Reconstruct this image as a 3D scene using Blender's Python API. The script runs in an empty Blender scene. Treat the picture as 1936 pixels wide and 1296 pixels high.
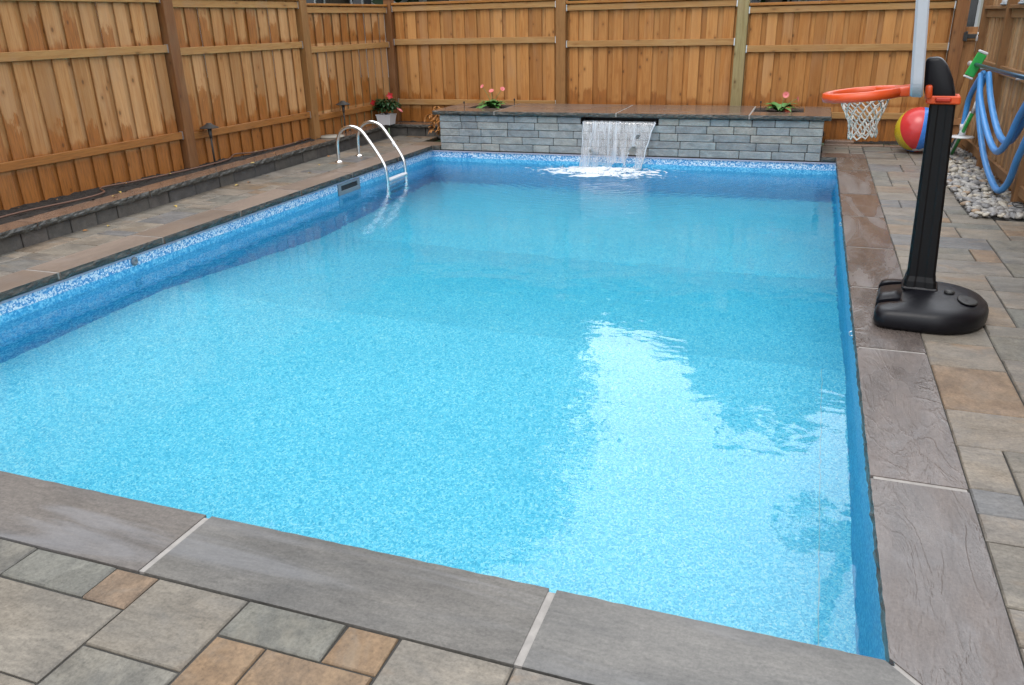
import bpy, bmesh, math, random
from mathutils import Vector, Matrix, noise as mnoise
random.seed(11)
C = bpy.context.scene.collection
SC = bpy.context.scene
R = math.radians

# ---------------------------------------------------------------- camera
cam_d = bpy.data.cameras.new('camera'); cam = bpy.data.objects.new('camera', cam_d); C.objects.link(cam)
cam_d.sensor_width = 36; cam_d.lens = 28.09; cam_d.clip_end = 500; cam_d.clip_start = 0.05
mw = Matrix.Rotation(0.3524, 4, 'Z') @ Matrix.Rotation(1.1882, 4, 'X') @ Matrix.Rotation(-0.0242, 4, 'Z')
cam.matrix_world = Matrix.Translation((5.131, -1.954, 1.661)) @ mw
SC.camera = cam

# ---------------------------------------------------------------- world, sun, exposure (overcast)
SUN_EL, SUN_AZ = 58, 200
w = bpy.data.worlds.new('World'); SC.world = w; w.use_nodes = True
nt = w.node_tree; nt.nodes.clear()
sky = nt.nodes.new('ShaderNodeTexSky'); sky.sky_type = 'NISHITA'; sky.sun_disc = False
sky.sun_elevation = R(SUN_EL); sky.sun_rotation = R(SUN_AZ); sky.dust_density = 4.0; sky.air_density = 1.0
hs = nt.nodes.new('ShaderNodeHueSaturation'); hs.inputs['Saturation'].default_value = 0.22
bg = nt.nodes.new('ShaderNodeBackground'); bg.inputs['Strength'].default_value = 0.15
wo = nt.nodes.new('ShaderNodeOutputWorld')
mx_ = nt.nodes.new('ShaderNodeMix'); mx_.data_type = 'RGBA'; mx_.inputs[0].default_value = 0.78   # closed cloud cover over the sky
cl_tc = nt.nodes.new('ShaderNodeTexCoord'); cl_n = nt.nodes.new('ShaderNodeTexNoise'); cl_n.inputs['Scale'].default_value = 2.2; cl_n.inputs['Detail'].default_value = 4
cl_r = nt.nodes.new('ShaderNodeValToRGB'); cl_r.color_ramp.elements[0].color = (5.0, 5.3, 5.8, 1); cl_r.color_ramp.elements[1].color = (7.6, 7.8, 8.1, 1)
cl_r.color_ramp.elements[0].position = .3; cl_r.color_ramp.elements[1].position = .7
nt.links.new(cl_tc.outputs['Generated'], cl_n.inputs['Vector']); nt.links.new(cl_n.outputs['Fac'], cl_r.inputs[0]); cl_d = nt.nodes.new('ShaderNodeVectorMath'); cl_d.operation = 'DOT_PRODUCT'; cl_d.inputs[1].default_value = (.05, .80, .60)
cl_m = nt.nodes.new('ShaderNodeMapRange'); cl_m.interpolation_type = 'SMOOTHSTEP'; cl_m.inputs[1].default_value = .55; cl_m.inputs[2].default_value = 1.0; cl_m.inputs[3].default_value = 1.0; cl_m.inputs[4].default_value = 1.9
cl_s = nt.nodes.new('ShaderNodeVectorMath'); cl_s.operation = 'SCALE'   # thinner, brighter cloud to the north
nt.links.new(cl_tc.outputs['Generated'], cl_d.inputs[0]); nt.links.new(cl_d.outputs['Value'], cl_m.inputs[0])
nt.links.new(cl_r.outputs[0], cl_s.inputs[0]); nt.links.new(cl_m.outputs[0], cl_s.inputs['Scale']); nt.links.new(cl_s.outputs[0], mx_.inputs[7])
nt.links.new(sky.outputs[0], hs.inputs['Color']); nt.links.new(hs.outputs[0], mx_.inputs[6]); nt.links.new(mx_.outputs[2], bg.inputs['Color']); nt.links.new(bg.outputs[0], wo.inputs[0])
sd = bpy.data.lights.new('sun', 'SUN'); sd.energy = 0.5; sd.angle = R(30); sd.color = (1.0, 0.96, 0.9)
so = bpy.data.objects.new('sun', sd); C.objects.link(so)
so.rotation_euler = (R(90 - SUN_EL), 0, R(180 - SUN_AZ)); so.location = (3, -6, 9)
SC.view_settings.view_transform = 'Standard'; SC.view_settings.look = 'None'
SC.view_settings.exposure = 1.0; SC.view_settings.gamma = 1.0
SC.render.engine = 'CYCLES'; SC.cycles.use_denoising = True
SC.cycles.max_bounces = 14; SC.cycles.transmission_bounces = 12; SC.cycles.transparent_max_bounces = 16
SC.cycles.diffuse_bounces = 5

# ---------------------------------------------------------------- node helper
class G:
    def __init__(s, name):
        s.m = bpy.data.materials.new(name); s.m.use_nodes = True; s.nt = s.m.node_tree
        s.nt.nodes.clear(); s.out = s.n('ShaderNodeOutputMaterial'); s._pos = s._rnd = None
    def n(s, t, **kw):
        nd = s.nt.nodes.new(t)
        for k, v in kw.items(): setattr(nd, k, v)
        return nd
    def put(s, sock, v):
        if v is None: return
        if isinstance(v, bpy.types.NodeSocket): s.nt.links.new(v, sock)
        elif isinstance(v, (tuple, list)) and sock.type == 'RGBA' and len(v) == 3: sock.default_value = (*v, 1)
        else: sock.default_value = v
    @property
    def pos(s):
        if s._pos is None: s._pos = s.n('ShaderNodeNewGeometry').outputs['Position']
        return s._pos
    @property
    def rnd(s):
        if s._rnd is None: s._rnd = s.n('ShaderNodeNewGeometry').outputs['Random Per Island']
        return s._rnd
    def M(s, op, a, b=0.0, c=None, clamp=False):
        nd = s.n('ShaderNodeMath', operation=op); nd.use_clamp = clamp
        s.put(nd.inputs[0], a); s.put(nd.inputs[1], b)
        if c is not None: s.put(nd.inputs[2], c)
        return nd.outputs[0]
    def vm(s, a, sc=(1, 1, 1), off=None):
        nd = s.n('ShaderNodeVectorMath', operation='MULTIPLY'); s.put(nd.inputs[0], a); nd.inputs[1].default_value = sc
        o = nd.outputs[0]
        if off is not None:
            cb = s.n('ShaderNodeCombineXYZ'); s.put(cb.inputs[0], off); s.put(cb.inputs[1], off); s.put(cb.inputs[2], off)
            ad = s.n('ShaderNodeVectorMath', operation='ADD'); s.put(ad.inputs[0], o); s.put(ad.inputs[1], cb.outputs[0]); o = ad.outputs[0]
        return o
    def xyz(s, v=None):
        nd = s.n('ShaderNodeSeparateXYZ'); s.put(nd.inputs[0], v or s.pos); return nd.outputs
    def noise(s, vec, scale, detail=3, rough=.5, dist=0):
        nd = s.n('ShaderNodeTexNoise'); s.put(nd.inputs['Vector'], vec); s.put(nd.inputs['Scale'], scale)
        nd.inputs['Detail'].default_value = detail; nd.inputs['Roughness'].default_value = rough; nd.inputs['Distortion'].default_value = dist
        return nd.outputs['Fac']
    def vor(s, vec, scale, feature='F1', out='Distance', rand=1):
        nd = s.n('ShaderNodeTexVoronoi', feature=feature); s.put(nd.inputs['Vector'], vec); s.put(nd.inputs['Scale'], scale)
        nd.inputs['Randomness'].default_value = rand
        return nd.outputs[out]
    def ramp(s, f, *stops, interp='LINEAR'):
        nd = s.n('ShaderNodeValToRGB'); cr = nd.color_ramp; cr.interpolation = interp
        while len(cr.elements) < len(stops): cr.elements.new(.5)
        for e, (p, c) in zip(cr.elements, stops):
            e.position = p; e.color = (*c, 1) if not isinstance(c, (int, float)) else (c, c, c, 1)
        s.put(nd.inputs[0], f); return nd.outputs[0]
    def smooth(s, v, a, b):
        nd = s.n('ShaderNodeMapRange', interpolation_type='SMOOTHSTEP'); s.put(nd.inputs[0], v)
        s.put(nd.inputs[1], a); s.put(nd.inputs[2], b); return nd.outputs[0]
    def mix(s, f, a, b, mode='MIX'):
        nd = s.n('ShaderNodeMix', data_type='RGBA', blend_type=mode); s.put(nd.inputs[0], f); s.put(nd.inputs[6], a); s.put(nd.inputs[7], b)
        return nd.outputs[2]
    def bump(s, h, strength=.5, dist=.01, nrm=None):
        nd = s.n('ShaderNodeBump'); nd.inputs['Strength'].default_value = strength; nd.inputs['Distance'].default_value = dist
        s.put(nd.inputs['Height'], h); s.put(nd.inputs['Normal'], nrm); return nd.outputs[0]
    def pbr(s, col, rough=.6, nrm=None, metal=0, spec=.5, trans=0, coat=0):
        p = s.n('ShaderNodeBsdfPrincipled'); s.put(p.inputs['Base Color'], col); s.put(p.inputs['Roughness'], rough)
        s.put(p.inputs['Normal'], nrm); p.inputs['Metallic'].default_value = metal; p.inputs['Specular IOR Level'].default_value = spec
        p.inputs['Transmission Weight'].default_value = trans; p.inputs['Coat Weight'].default_value = coat
        s.nt.links.new(p.outputs[0], s.out.inputs[0]); return s.m

KS, KW, KL = .58, .70, .87
def sc_(c, k): return tuple(x * k for x in c)
def plain(name, col, rough=.5, metal=0, spec=.5, bumpy=0, bscale=60, var=.12, coat=0):
    g = G(name); nz = g.noise(g.pos, bscale * .3, 4)
    if metal < .5: col = sc_(col, .72)
    c = g.mix(nz, tuple(x * (1 - var) for x in col), tuple(min(1, x * (1 + var)) for x in col))
    b = g.bump(g.noise(g.pos, bscale, 4), .35, bumpy) if bumpy else None
    r = g.M('MULTIPLY_ADD', nz, .2, rough - .1)
    return g.pbr(c, r, b, metal, spec, coat=coat)

def wood(name, axis, dry_a, dry_b, wet, rails=(), wetness=.16, below=None, gain=1.0, allwet=0.0, dark_knots=.6):
    g = G(name); off = g.M('MULTIPLY', g.rnd, 37.0); dry_a, dry_b, wet = sc_(dry_a, KW), sc_(dry_b, KW), sc_(wet, KW)
    st = {'z': (16, 16, 1.1), 'x': (1.1, 16, 16), 'y': (16, 1.1, 16)}[axis]
    v = g.vm(g.pos, st, off)
    fine = g.noise(v, 5.0, 5, .6, .4); broad = g.noise(v, 1.1, 3, .5, .8)
    c = g.mix(g.smooth(broad, .3, .7), dry_a, dry_b)
    c = g.mix(g.M('MULTIPLY', g.smooth(fine, .42, .72), .5), c, tuple(x * .6 for x in dry_a))
    # per-board tone
    r2 = g.M('FRACT', g.M('MULTIPLY', g.rnd, 91.7))
    c = g.mix(g.M('MULTIPLY', r2, .55), c, tuple(x * .55 for x in dry_a))
    r3 = g.M('FRACT', g.M('MULTIPLY', g.rnd, 53.3))
    c = g.mix(g.M('MULTIPLY', g.smooth(r3, .5, 1.0), .45), c, (dry_b[0] * 1.15, dry_b[1] * 1.3, dry_b[2] * 1.6))
    # grey weathering
    c = g.mix(g.M('MULTIPLY', g.smooth(g.noise(g.vm(g.pos, (3, 3, 1.2), off), 1.0, 3), .5, .8), .28), c, sc_((.43, .29, .18), KW))
    x, y, z = g.xyz()
    mask = allwet
    wn = g.noise(g.vm(g.pos, (11, 11, 3.2), off), 1.0, 5, .7)
    wn2 = g.noise(g.vm(g.pos, (1.1, 1.1, .2)), 1.0, 2)
    r4 = g.M('FRACT', g.M('MULTIPLY', g.rnd, 17.9))
    hgt = g.M('MULTIPLY', g.M('SUBTRACT', g.M('ADD', wn, g.M('MULTIPLY', wn2, .55)), .42), g.M('MULTIPLY', g.M('ADD', .45, g.M('MULTIPLY', g.M('POWER', r4, 2.0), 2.6)), wetness * 1.9))
    for rz in rails:
        up = g.M('SUBTRACT', z, rz)
        a = g.smooth(g.M('SUBTRACT', hgt, up), -.02, .05)
        b = g.M('GREATER_THAN', up, -.03)
        mask = g.M('MAXIMUM', mask, g.M('MULTIPLY', a, b))
    if below is not None:
        mask = g.M('MAXIMUM', mask, g.smooth(g.M('SUBTRACT', below, z), -.01, .05))
        stk = g.noise(g.vm(g.pos, (26, 26, .5), off), 1.0, 3, .6)
        mask = g.M('MAXIMUM', mask, g.M('MULTIPLY', g.smooth(stk, .60, .72), .75))
    wetc = g.mix(g.smooth(fine, .35, .7), wet, tuple(k * .55 for k in wet))
    c = g.mix(g.M('MULTIPLY', mask, .82), c, wetc)
    # knots
    kv = {'z': (7.5, 7.5, 4.4), 'x': (3.2, 7.5, 9), 'y': (7.5, 3.2, 9)}[axis]
    kd = g.vor(g.vm(g.pos, kv, off), 1.0)
    k = g.M('SUBTRACT', 1.0, g.smooth(kd, .06, .13))
    ring = g.M('SUBTRACT', 1.0, g.smooth(kd, .10, .30))
    c = g.mix(g.M('MULTIPLY', ring, .35), c, tuple(q * .7 for q in wet))
    c = g.mix(g.M('MULTIPLY', k, dark_knots), c, (.05, .022, .008))
    if gain != 1.0: c = g.mix(1.0, c, (gain, gain, gain), 'MULTIPLY')
    rgh = g.M('SUBTRACT', .72, g.M('MULTIPLY', mask, .28)) if not isinstance(mask, float) or mask > 0 else .7
    return g.pbr(c, rgh, g.bump(fine, .35, .004), spec=.35)

def stone(name, cols, mott=.35, rough=(.35, .6), bumpd=.006, dirv=(1, 1, 1), scale=4, wetpatch=0, speck=0, island=True, ridge=.5, blotch=None, haze=0, grit=.30):
    g = G(name); off = g.M('MULTIPLY', g.rnd, 23.0) if island else 0.0; cols = [sc_(c, KS) for c in cols]
    v = g.vm(g.pos, dirv, off)
    n = len(cols)
    if island: base = g.ramp(g.rnd, *[(i / n, c) for i, c in enumerate(cols)], interp='CONSTANT')
    else: base = cols[0]
    a = g.noise(v, scale, 5, .6, .6); b = g.noise(v, scale * .35, 3, .5, 1.0); f = g.noise(g.pos, 90, 3, .7)
    dk = g.mix(1.0, base, (1 - mott, 1 - mott, 1 - mott * .95), 'MULTIPLY'); lt = g.mix(1.0, base, (1 + mott, 1 + mott * .9, 1 + mott * .8), 'MULTIPLY')
    c = g.mix(g.smooth(a, .25, .75), dk, lt)
    c = g.mix(g.M('MULTIPLY', g.smooth(b, .45, .75), .3), c, g.mix(1.0, base, (1.0, .86, .7), 'MULTIPLY'))
    if speck: c = g.mix(g.M('MULTIPLY', g.smooth(f, .55, .75), speck), c, tuple(x * .45 for x in cols[0]))
    f2 = g.noise(v, 34, 4, .75)
    gr = g.M('ADD', 1.0, g.M('MULTIPLY', g.M('SUBTRACT', g.M('ADD', f, f2), 1.0), grit * 2.2))
    gc = g.n('ShaderNodeCombineColor'); [g.put(gc.inputs[i], gr) for i in range(3)]
    c = g.mix(1.0, c, gc.outputs[0], 'MULTIPLY')
    if blotch:
        for q, (bc, amt, lo) in enumerate(blotch):
            bn = g.noise(g.vm(v, (1, 1, 1), 7.3 * (q + 1)), scale * .55, 5, .62, .8)
            c = g.mix(g.M('MULTIPLY', g.smooth(bn, lo, lo + .22), amt), c, g.mix(f2, sc_(bc, KS * .75), sc_(bc, KS * 1.25)))
    if haze:
        hn = g.noise(g.vm(v, (.55, 2.2, 1)), scale * .5, 5, .6, 1.4)
        c = g.mix(g.M('MULTIPLY', g.smooth(hn, .5, .72), haze), c, sc_((.42, .43, .46), KS))
    rd = g.M('ABSOLUTE', g.M('SUBTRACT', g.noise(v, scale * .7, 4, .55, 1.2), .5))
    rdg = g.M('SUBTRACT', 1.0, g.smooth(rd, 0.0, .05))
    h = g.M('ADD', g.M('MULTIPLY', a, .8), g.M('MULTIPLY', rdg, ridge * .35))
    h = g.M('ADD', h, g.M('ADD', g.M('MULTIPLY', f, .14), g.M('MULTIPLY', f2, .22)))
    wet = g.smooth(b, .36, .68)
    r = g.M('ADD', rough[0], g.M('MULTIPLY', wet, rough[1] - rough[0]))
    if wetpatch:
        c = g.mix(g.M('MULTIPLY', g.M('SUBTRACT', 1.0, wet), wetpatch), c, g.mix(1.0, c, (.62, .6, .56), 'MULTIPLY'))
    return g.pbr(c, r, g.bump(h, .6, bumpd), spec=.5)

def liner(name, stops, scale, rough=.45):
    g = G(name); stops = [(p, sc_(c, KL)) for p, c in stops]
    v = g.pos
    cr = g.vor(v, scale, out='Color')
    sp = g.n('ShaderNodeSeparateColor'); g.put(sp.inputs[0], cr)
    d = g.vor(v, scale, feature='DISTANCE_TO_EDGE')
    f2 = g.vor(v, scale * 2.3, out='Color'); s2 = g.n('ShaderNodeSeparateColor'); g.put(s2.inputs[0], f2)
    k = g.M('ADD', g.M('MULTIPLY', sp.outputs[0], .65), g.M('MULTIPLY', s2.outputs[1], .35))
    c = g.ramp(k, *stops)
    big = g.noise(v, 1.6, 3)
    c = g.mix(g.M('MULTIPLY', g.smooth(big, .35, .7), .12), c, stops[0][1])
    c = g.mix(g.M('MULTIPLY', g.M('SUBTRACT', 1.0, g.smooth(d, 0.0, .09)), .45), c, stops[0][1])
    return g.pbr(c, rough, spec=.3)

# ---------------------------------------------------------------- materials
LF = dict(dry_a=(.57, .255, .078), dry_b=(.72, .375, .145), wet=(.45, .15, .024))
BF = dict(dry_a=(.52, .205, .046), dry_b=(.66, .305, .088), wet=(.42, .14, .02))
m_left_boards = wood('wood_left_boards', 'z', **LF, rails=(.56, 1.46), wetness=.19, below=.50)
m_back_boards = wood('wood_back_boards', 'z', **BF, rails=(.50,), wetness=.075, below=.40)
m_rail_y = wood('wood_left_rails', 'y', (.50, .24, .07), (.58, .32, .11), (.42, .17, .03), dark_knots=.45)
m_rail_yw = wood('wood_left_low_rails', 'y', (.44, .17, .035), (.50, .22, .055), (.38, .13, .02), allwet=.45, dark_knots=.5)
m_rail_x = wood('wood_back_rails', 'x', (.48, .24, .075), (.56, .32, .12), (.40, .16, .03), dark_knots=.45)
m_post = wood('wood_posts', 'z', (.24, .095, .03), (.33, .145, .045), (.26, .09, .02), allwet=.3, dark_knots=.5)
m_post_light = wood('wood_post_light', 'z', (.36, .17, .05), (.44, .22, .07), (.3, .1, .02), allwet=.2, dark_knots=.5)
m_post_green = wood('wood_post_green', 'z', (.33, .25, .10), (.44, .36, .17), (.28, .15, .04), dark_knots=.6)
m_cap_wood_x = wood('wood_cap_back', 'x', (.48, .19, .03), (.58, .27, .05), (.42, .14, .02), allwet=.5, dark_knots=.5)
m_cap_wood_y = wood('wood_cap_left', 'y', (.48, .19, .03), (.58, .27, .05), (.42, .14, .02), allwet=.5, dark_knots=.5)
m_right_slats = wood('wood_right_slats', 'z', (.44, .225, .09), (.58, .34, .16), (.30, .11, .02), below=.15, dark_knots=.4)
m_right_rails = wood('wood_right_rails', 'y', (.33, .16, .06), (.42, .22, .09), (.30, .11, .02), dark_knots=.4)
m_right_post = wood('wood_right_post', 'z', (.25, .115, .04), (.33, .16, .06), (.25, .09, .02), dark_knots=.4)
m_gate = wood('wood_gate', 'z', (.36, .15, .05), (.45, .22, .08), (.30, .11, .02), dark_knots=.5)
m_galv = plain('galvanised_steel', (.62, .64, .66), .38, .85)
m_steel = plain('stainless_steel', (.78, .78, .77), .2, 1.0, var=.03)
m_black = plain('black_plastic', (.004, .004, .007), .36, spec=.3, bumpy=.002, bscale=260)
m_black_pole = plain('black_pole_plastic', (.004, .004, .005), .45, spec=.25, bumpy=.0008, bscale=200)
m_iron = plain('black_painted_iron', (.02, .02, .02), .5)
m_bronze = plain('weathered_bronze', (.06, .055, .05), .5, .3)
m_orange = plain('orange_plastic', (.85, .095, .012), .35, var=.05)
m_board = plain('grey_white_plastic', (.52, .55, .60), .42, bumpy=.0012, bscale=160, var=.05)
m_net = plain('white_net_cord', (.74, .72, .66), .8)
m_white = plain('white_plastic', (.80, .80, .82), .35, var=.03)
m_hose = plain('blue_hose', (.07, .33, .78), .35, var=.08)
m_pole_blue = plain('blue_aluminium', (.02, .09, .17), .32, .6)
m_green = plain('green_plastic', (.03, .42, .08), .4)
m_mesh = plain('black_mesh', (.02, .025, .03), .8)
m_soil = stone('soil', [(.028, .021, .016)], .5, (.75, .95), .03, (1, 1, 1), 30, island=False, speck=.3)
m_ground = plain('lawn_ground', (.05, .09, .03), .95)
COPE = [(.25, .205, .18), (.215, .185, .165), (.235, .18, .14), (.21, .19, .165), (.24, .205, .19)]
m_coping = stone('flagstone_coping', COPE, .16, (.28, .55), .0045, (1.0, .35, 1), 3.2, wetpatch=.5, ridge=.7)
m_coping_near = stone('flagstone_coping_near', [(.19, .175, .163), (.18, .173, .16), (.20, .175, .167)], .26, (.36, .6), .006, (.6, 1.7, 1), 2.6, wetpatch=.25, ridge=.25, haze=.32, grit=.5)
m_coping_right = stone('flagstone_coping_right', [(.195, .168, .158), (.21, .175, .16), (.19, .165, .155), (.20, .18, .165)], .20, (.13, .44), .009, (3.6, .9, 1), 3.0, wetpatch=.4, ridge=.50, haze=.18, grit=.42)
m_coping_left = stone('flagstone_coping_left', [(.33, .245, .185), (.31, .245, .20), (.29, .23, .19), (.34, .25, .185)], .13, (.35, .6), .003, (1.4, .5, 1), 3.0, wetpatch=.2, ridge=.25, haze=.12)
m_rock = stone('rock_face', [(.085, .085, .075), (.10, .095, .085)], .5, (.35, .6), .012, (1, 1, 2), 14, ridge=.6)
m_cap_left = stone('wall_cap_stone', [(.31, .205, .145), (.29, .20, .15), (.32, .215, .155)], .2, (.14, .4), .003, (1.2, .5, 1), 3.5, wetpatch=.35)
m_cap_raised = stone('raised_cap_stone', [(.27, .195, .155), (.25, .185, .15), (.26, .2, .165)], .10, (.16, .34), .0025, (.6, 1.2, 1), 3.0, wetpatch=.3)
m_block = stone('retaining_block', [(.125, .12, .11), (.15, .14, .125), (.11, .108, .105), (.135, .125, .115)], .3, (.5, .75), .008, (1, 1, 1), 8)
m_brick = stone('grey_wall_stone', [(.41, .44, .455), (.46, .475, .465), (.36, .385, .405), (.48, .47, .44), (.41, .445, .465)], .26, (.3, .6), .016, (1, 1, 1.6), 7, wetpatch=.3)
m_joint = plain('dark_joint', (.055, .052, .047), .9, var=.5, bumpy=.004)
m_grout = plain('pale_grout', (.37, .345, .32), .8, bumpy=.003, var=.35, bscale=90)
PAV = [sc_(c, .80) for c in ((.36, .31, .25), (.33, .295, .25), (.37, .29, .21), (.29, .28, .255), (.39, .34, .275), (.26, .26, .26), (.35, .315, .27))]
m_paver = stone('paver', PAV, .26, (.4, .75), .008, (1, 1.6, 1), 5, speck=.3, ridge=.35, wetpatch=.25, blotch=(((.40, .25, .13), .55, .52), ((.22, .225, .23), .55, .54), ((.42, .38, .32), .45, .55)), grit=.55)
m_paver_orange = stone('paver_orange', [(.29, .195, .115), (.27, .19, .125)], .26, (.5, .75), .006, (1.4, 1, 1), 6, speck=.2, ridge=.3, blotch=(((.27, .235, .19), .5, .54), ((.40, .27, .15), .4, .5)), grit=.55)
m_paver_grey = stone('paver_grey', [(.215, .205, .175), (.20, .20, .175)], .30, (.5, .75), .006, (1.4, 1, 1), 6, speck=.25, ridge=.3, blotch=(((.30, .27, .21), .5, .52), ((.15, .155, .15), .45, .56)), grit=.55)
m_paver_tan = stone('paver_tan', [(.255, .23, .19), (.27, .24, .195)], .24, (.5, .75), .006, (.7, 1.6, 1), 4, speck=.15, ridge=.3, blotch=(((.36, .24, .14), .45, .56), ((.20, .20, .195), .45, .55)), grit=.55)
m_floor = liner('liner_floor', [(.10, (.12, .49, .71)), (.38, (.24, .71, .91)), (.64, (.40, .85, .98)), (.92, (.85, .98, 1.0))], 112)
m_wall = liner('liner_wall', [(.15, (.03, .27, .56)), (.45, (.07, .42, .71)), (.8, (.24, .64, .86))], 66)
m_band = liner('liner_band', [(.2, (.04, .24, .56)), (.45, (.14, .42, .70)), (.58, (.62, .76, .88)), (.9, (.95, .97, .98))], 75)
m_bead = plain('liner_bead', (.42, .43, .55), .4)
m_leaf_dk = plain('dark_green_leaf', (.022, .07, .018), .45, var=.4)
m_leaf_lt = plain('fresh_green_leaf', (.10, .27, .06), .45, var=.35)
m_red = plain('red_petal', (.60, .018, .03), .5)
m_pink = plain('pink_petal', (.85, .22, .22), .5, var=.2)
m_stem = plain('pale_stem', (.20, .24, .08), .6)
m_dry = plain('dry_leaf_orange', (.48, .20, .045), .6, var=.35)
m_yellow_leaf = plain('dry_leaf_yellow', (.55, .38, .10), .6, var=.3)
m_drip = plain('brown_drip_line', (.16, .075, .045), .5)
m_lid = plain('pale_lid', (.42, .38, .31), .6)
m_crown = plain('tree_foliage', (.032, .062, .02), .7, var=.5)
m_bark = plain('bark', (.09, .065, .045), .9)
def siding(name, col):
    g = G(name); z = g.xyz()[2]; f = g.M('FRACT', g.M('MULTIPLY', z, 8.0))
    return g.pbr(g.mix(g.noise(g.pos, 2), col, tuple(x * .9 for x in col)), .6, g.bump(f, .8, .02))
m_siding_w = siding('white_siding', (.72, .74, .74)); m_siding_b = siding('beige_siding', (.52, .50, .44))
m_glass = plain('window_glass', (.015, .018, .022), .08); m_shutter = plain('dark_shutter', (.03, .028, .03), .6)
m_roof = plain('asphalt_shingle', (.04, .037, .037), .9, bumpy=.02, bscale=12)

# ---------------------------------------------------------------- object helpers
def link(o): C.objects.link(o); return o
def tag(o, label=None, cat=None, group=None, kind=None):
    if label: o['label'] = label
    if cat: o['category'] = cat
    if group: o['group'] = group
    if kind: o['kind'] = kind
    return o
def thing(name, label, cat, loc=(0, 0, 0), group=None, rz=0):
    o = link(bpy.data.objects.new(name, None)); o.location = loc; o.rotation_euler = (0, 0, rz); o.empty_display_size = .1
    return tag(o, label, cat, group)
def obj(name, bm, mat, parent=None, smooth=False, label=None, local=False):
    if parent is not None and not local:
        off = parent.location.copy(); q = parent.parent
        while q is not None: off += q.location; q = q.parent
        bmesh.ops.translate(bm, verts=bm.verts, vec=-off)
    me = bpy.data.meshes.new(name); bm.normal_update(); bm.to_mesh(me); bm.free()
    for m in (mat if isinstance(mat, (list, tuple)) else [mat]): me.materials.append(m)
    if smooth:
        for p in me.polygons: p.use_smooth = True
    o = link(bpy.data.objects.new(name, me))
    if parent is not None: o.parent = parent
    if label: o['label'] = label
    return o
def struct(name, bm, mat, smooth=False):
    o = obj(name, bm, mat, None, smooth); o['kind'] = 'structure'; return o
def copy_tree(o, parent=None):
    c = o.copy(); C.objects.link(c); c.parent = parent
    for ch in list(o.children): copy_tree(ch, c)
    return c
def NB(): return bmesh.new()
def face(bm, pts, mi=0):
    f = bm.faces.new([bm.verts.new(p) for p in pts]); f.material_index = mi; return f
def box(bm, a, b, bev=0.0, M=None, seg=1, mi=0):
    (x0, y0, z0), (x1, y1, z1) = a, b
    vs = [bm.verts.new(p) for p in ((x0, y0, z0), (x1, y0, z0), (x1, y1, z0), (x0, y1, z0), (x0, y0, z1), (x1, y0, z1), (x1, y1, z1), (x0, y1, z1))]
    fs = [bm.faces.new([vs[i] for i in q]) for q in ((3, 2, 1, 0), (4, 5, 6, 7), (0, 1, 5, 4), (1, 2, 6, 5), (2, 3, 7, 6), (3, 0, 4, 7))]
    for f in fs: f.material_index = mi
    if bev:
        es = list({e for f in fs for e in f.edges})
        r = bmesh.ops.bevel(bm, geom=es, offset=bev, segments=seg, affect='EDGES', profile=.5)
        vs = list({v for f in r['faces'] for v in f.verts} | {v for v in vs if v.is_valid})
    if M is not None: bmesh.ops.transform(bm, matrix=M, verts=vs)
    return vs
def obox(bm, o, t, n, a, b, bev=0.0):
    """box in a frame: along t, depth n, up z; a, b are (s, d, z) corners"""
    M = Matrix(((t[0], n[0], 0, o[0]), (t[1], n[1], 0, o[1]), (0, 0, 1, o[2] if len(o) > 2 else 0), (0, 0, 0, 1)))
    return box(bm, a, b, bev, M)
def spline(pts, k=6):
    out = []; P = [Vector(p) for p in pts]
    for i in range(len(P) - 1):
        p0 = P[max(i - 1, 0)]; p1 = P[i]; p2 = P[i + 1]; p3 = P[min(i + 2, len(P) - 1)]
        for j in range(k):
            t = j / k
            out.append(.5 * ((2 * p1) + (p2 - p0) * t + (2 * p0 - 5 * p1 + 4 * p2 - p3) * t * t + (3 * p1 - p0 - 3 * p2 + p3) * t ** 3))
    out.append(P[-1]); return out
def tube(bm, pts, r, n=10, cap=True, closed=False):
    P = [Vector(p) for p in pts]; N = len(P); rs = r if isinstance(r, (list, tuple)) else [r] * N
    rings = []; up = Vector((0, 0, 1)); prev = None
    for i in range(N):
        a = P[(i - 1) % N] if (closed or i > 0) else P[i]; b = P[(i + 1) % N] if (closed or i < N - 1) else P[i]
        d = (b - a).normalized()
        if prev is None:
            x = d.cross(up)
            if x.length < .05: x = d.cross(Vector((1, 0, 0)))
        else:
            x = prev - d * prev.dot(d)
        x.normalize(); y = d.cross(x); prev = x
        rings.append([bm.verts.new(P[i] + (x * math.cos(2 * math.pi * k / n) + y * math.sin(2 * math.pi * k / n)) * rs[i]) for k in range(n)])
    for i in range(N if closed else N - 1):
        A, B = rings[i], rings[(i + 1) % N]
        for k in range(n): bm.faces.new([A[k], A[(k + 1) % n], B[(k + 1) % n], B[k]])
    if cap and not closed:
        bm.faces.new(rings[0][::-1]); bm.faces.new(rings[-1])
def lathe(bm, prof, n=24, c=(0, 0, 0)):
    rings = []
    for r, z in prof:
        rings.append([bm.verts.new((c[0] + max(r, 1e-4) * math.cos(2 * math.pi * k / n), c[1] + max(r, 1e-4) * math.sin(2 * math.pi * k / n), c[2] + z)) for k in range(n)])
    for A, B in zip(rings, rings[1:]):
        for k in range(n): bm.faces.new([A[k], A[(k + 1) % n], B[(k + 1) % n], B[k]])
    bm.faces.new(rings[0][::-1]); bm.faces.new(rings[-1])
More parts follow.
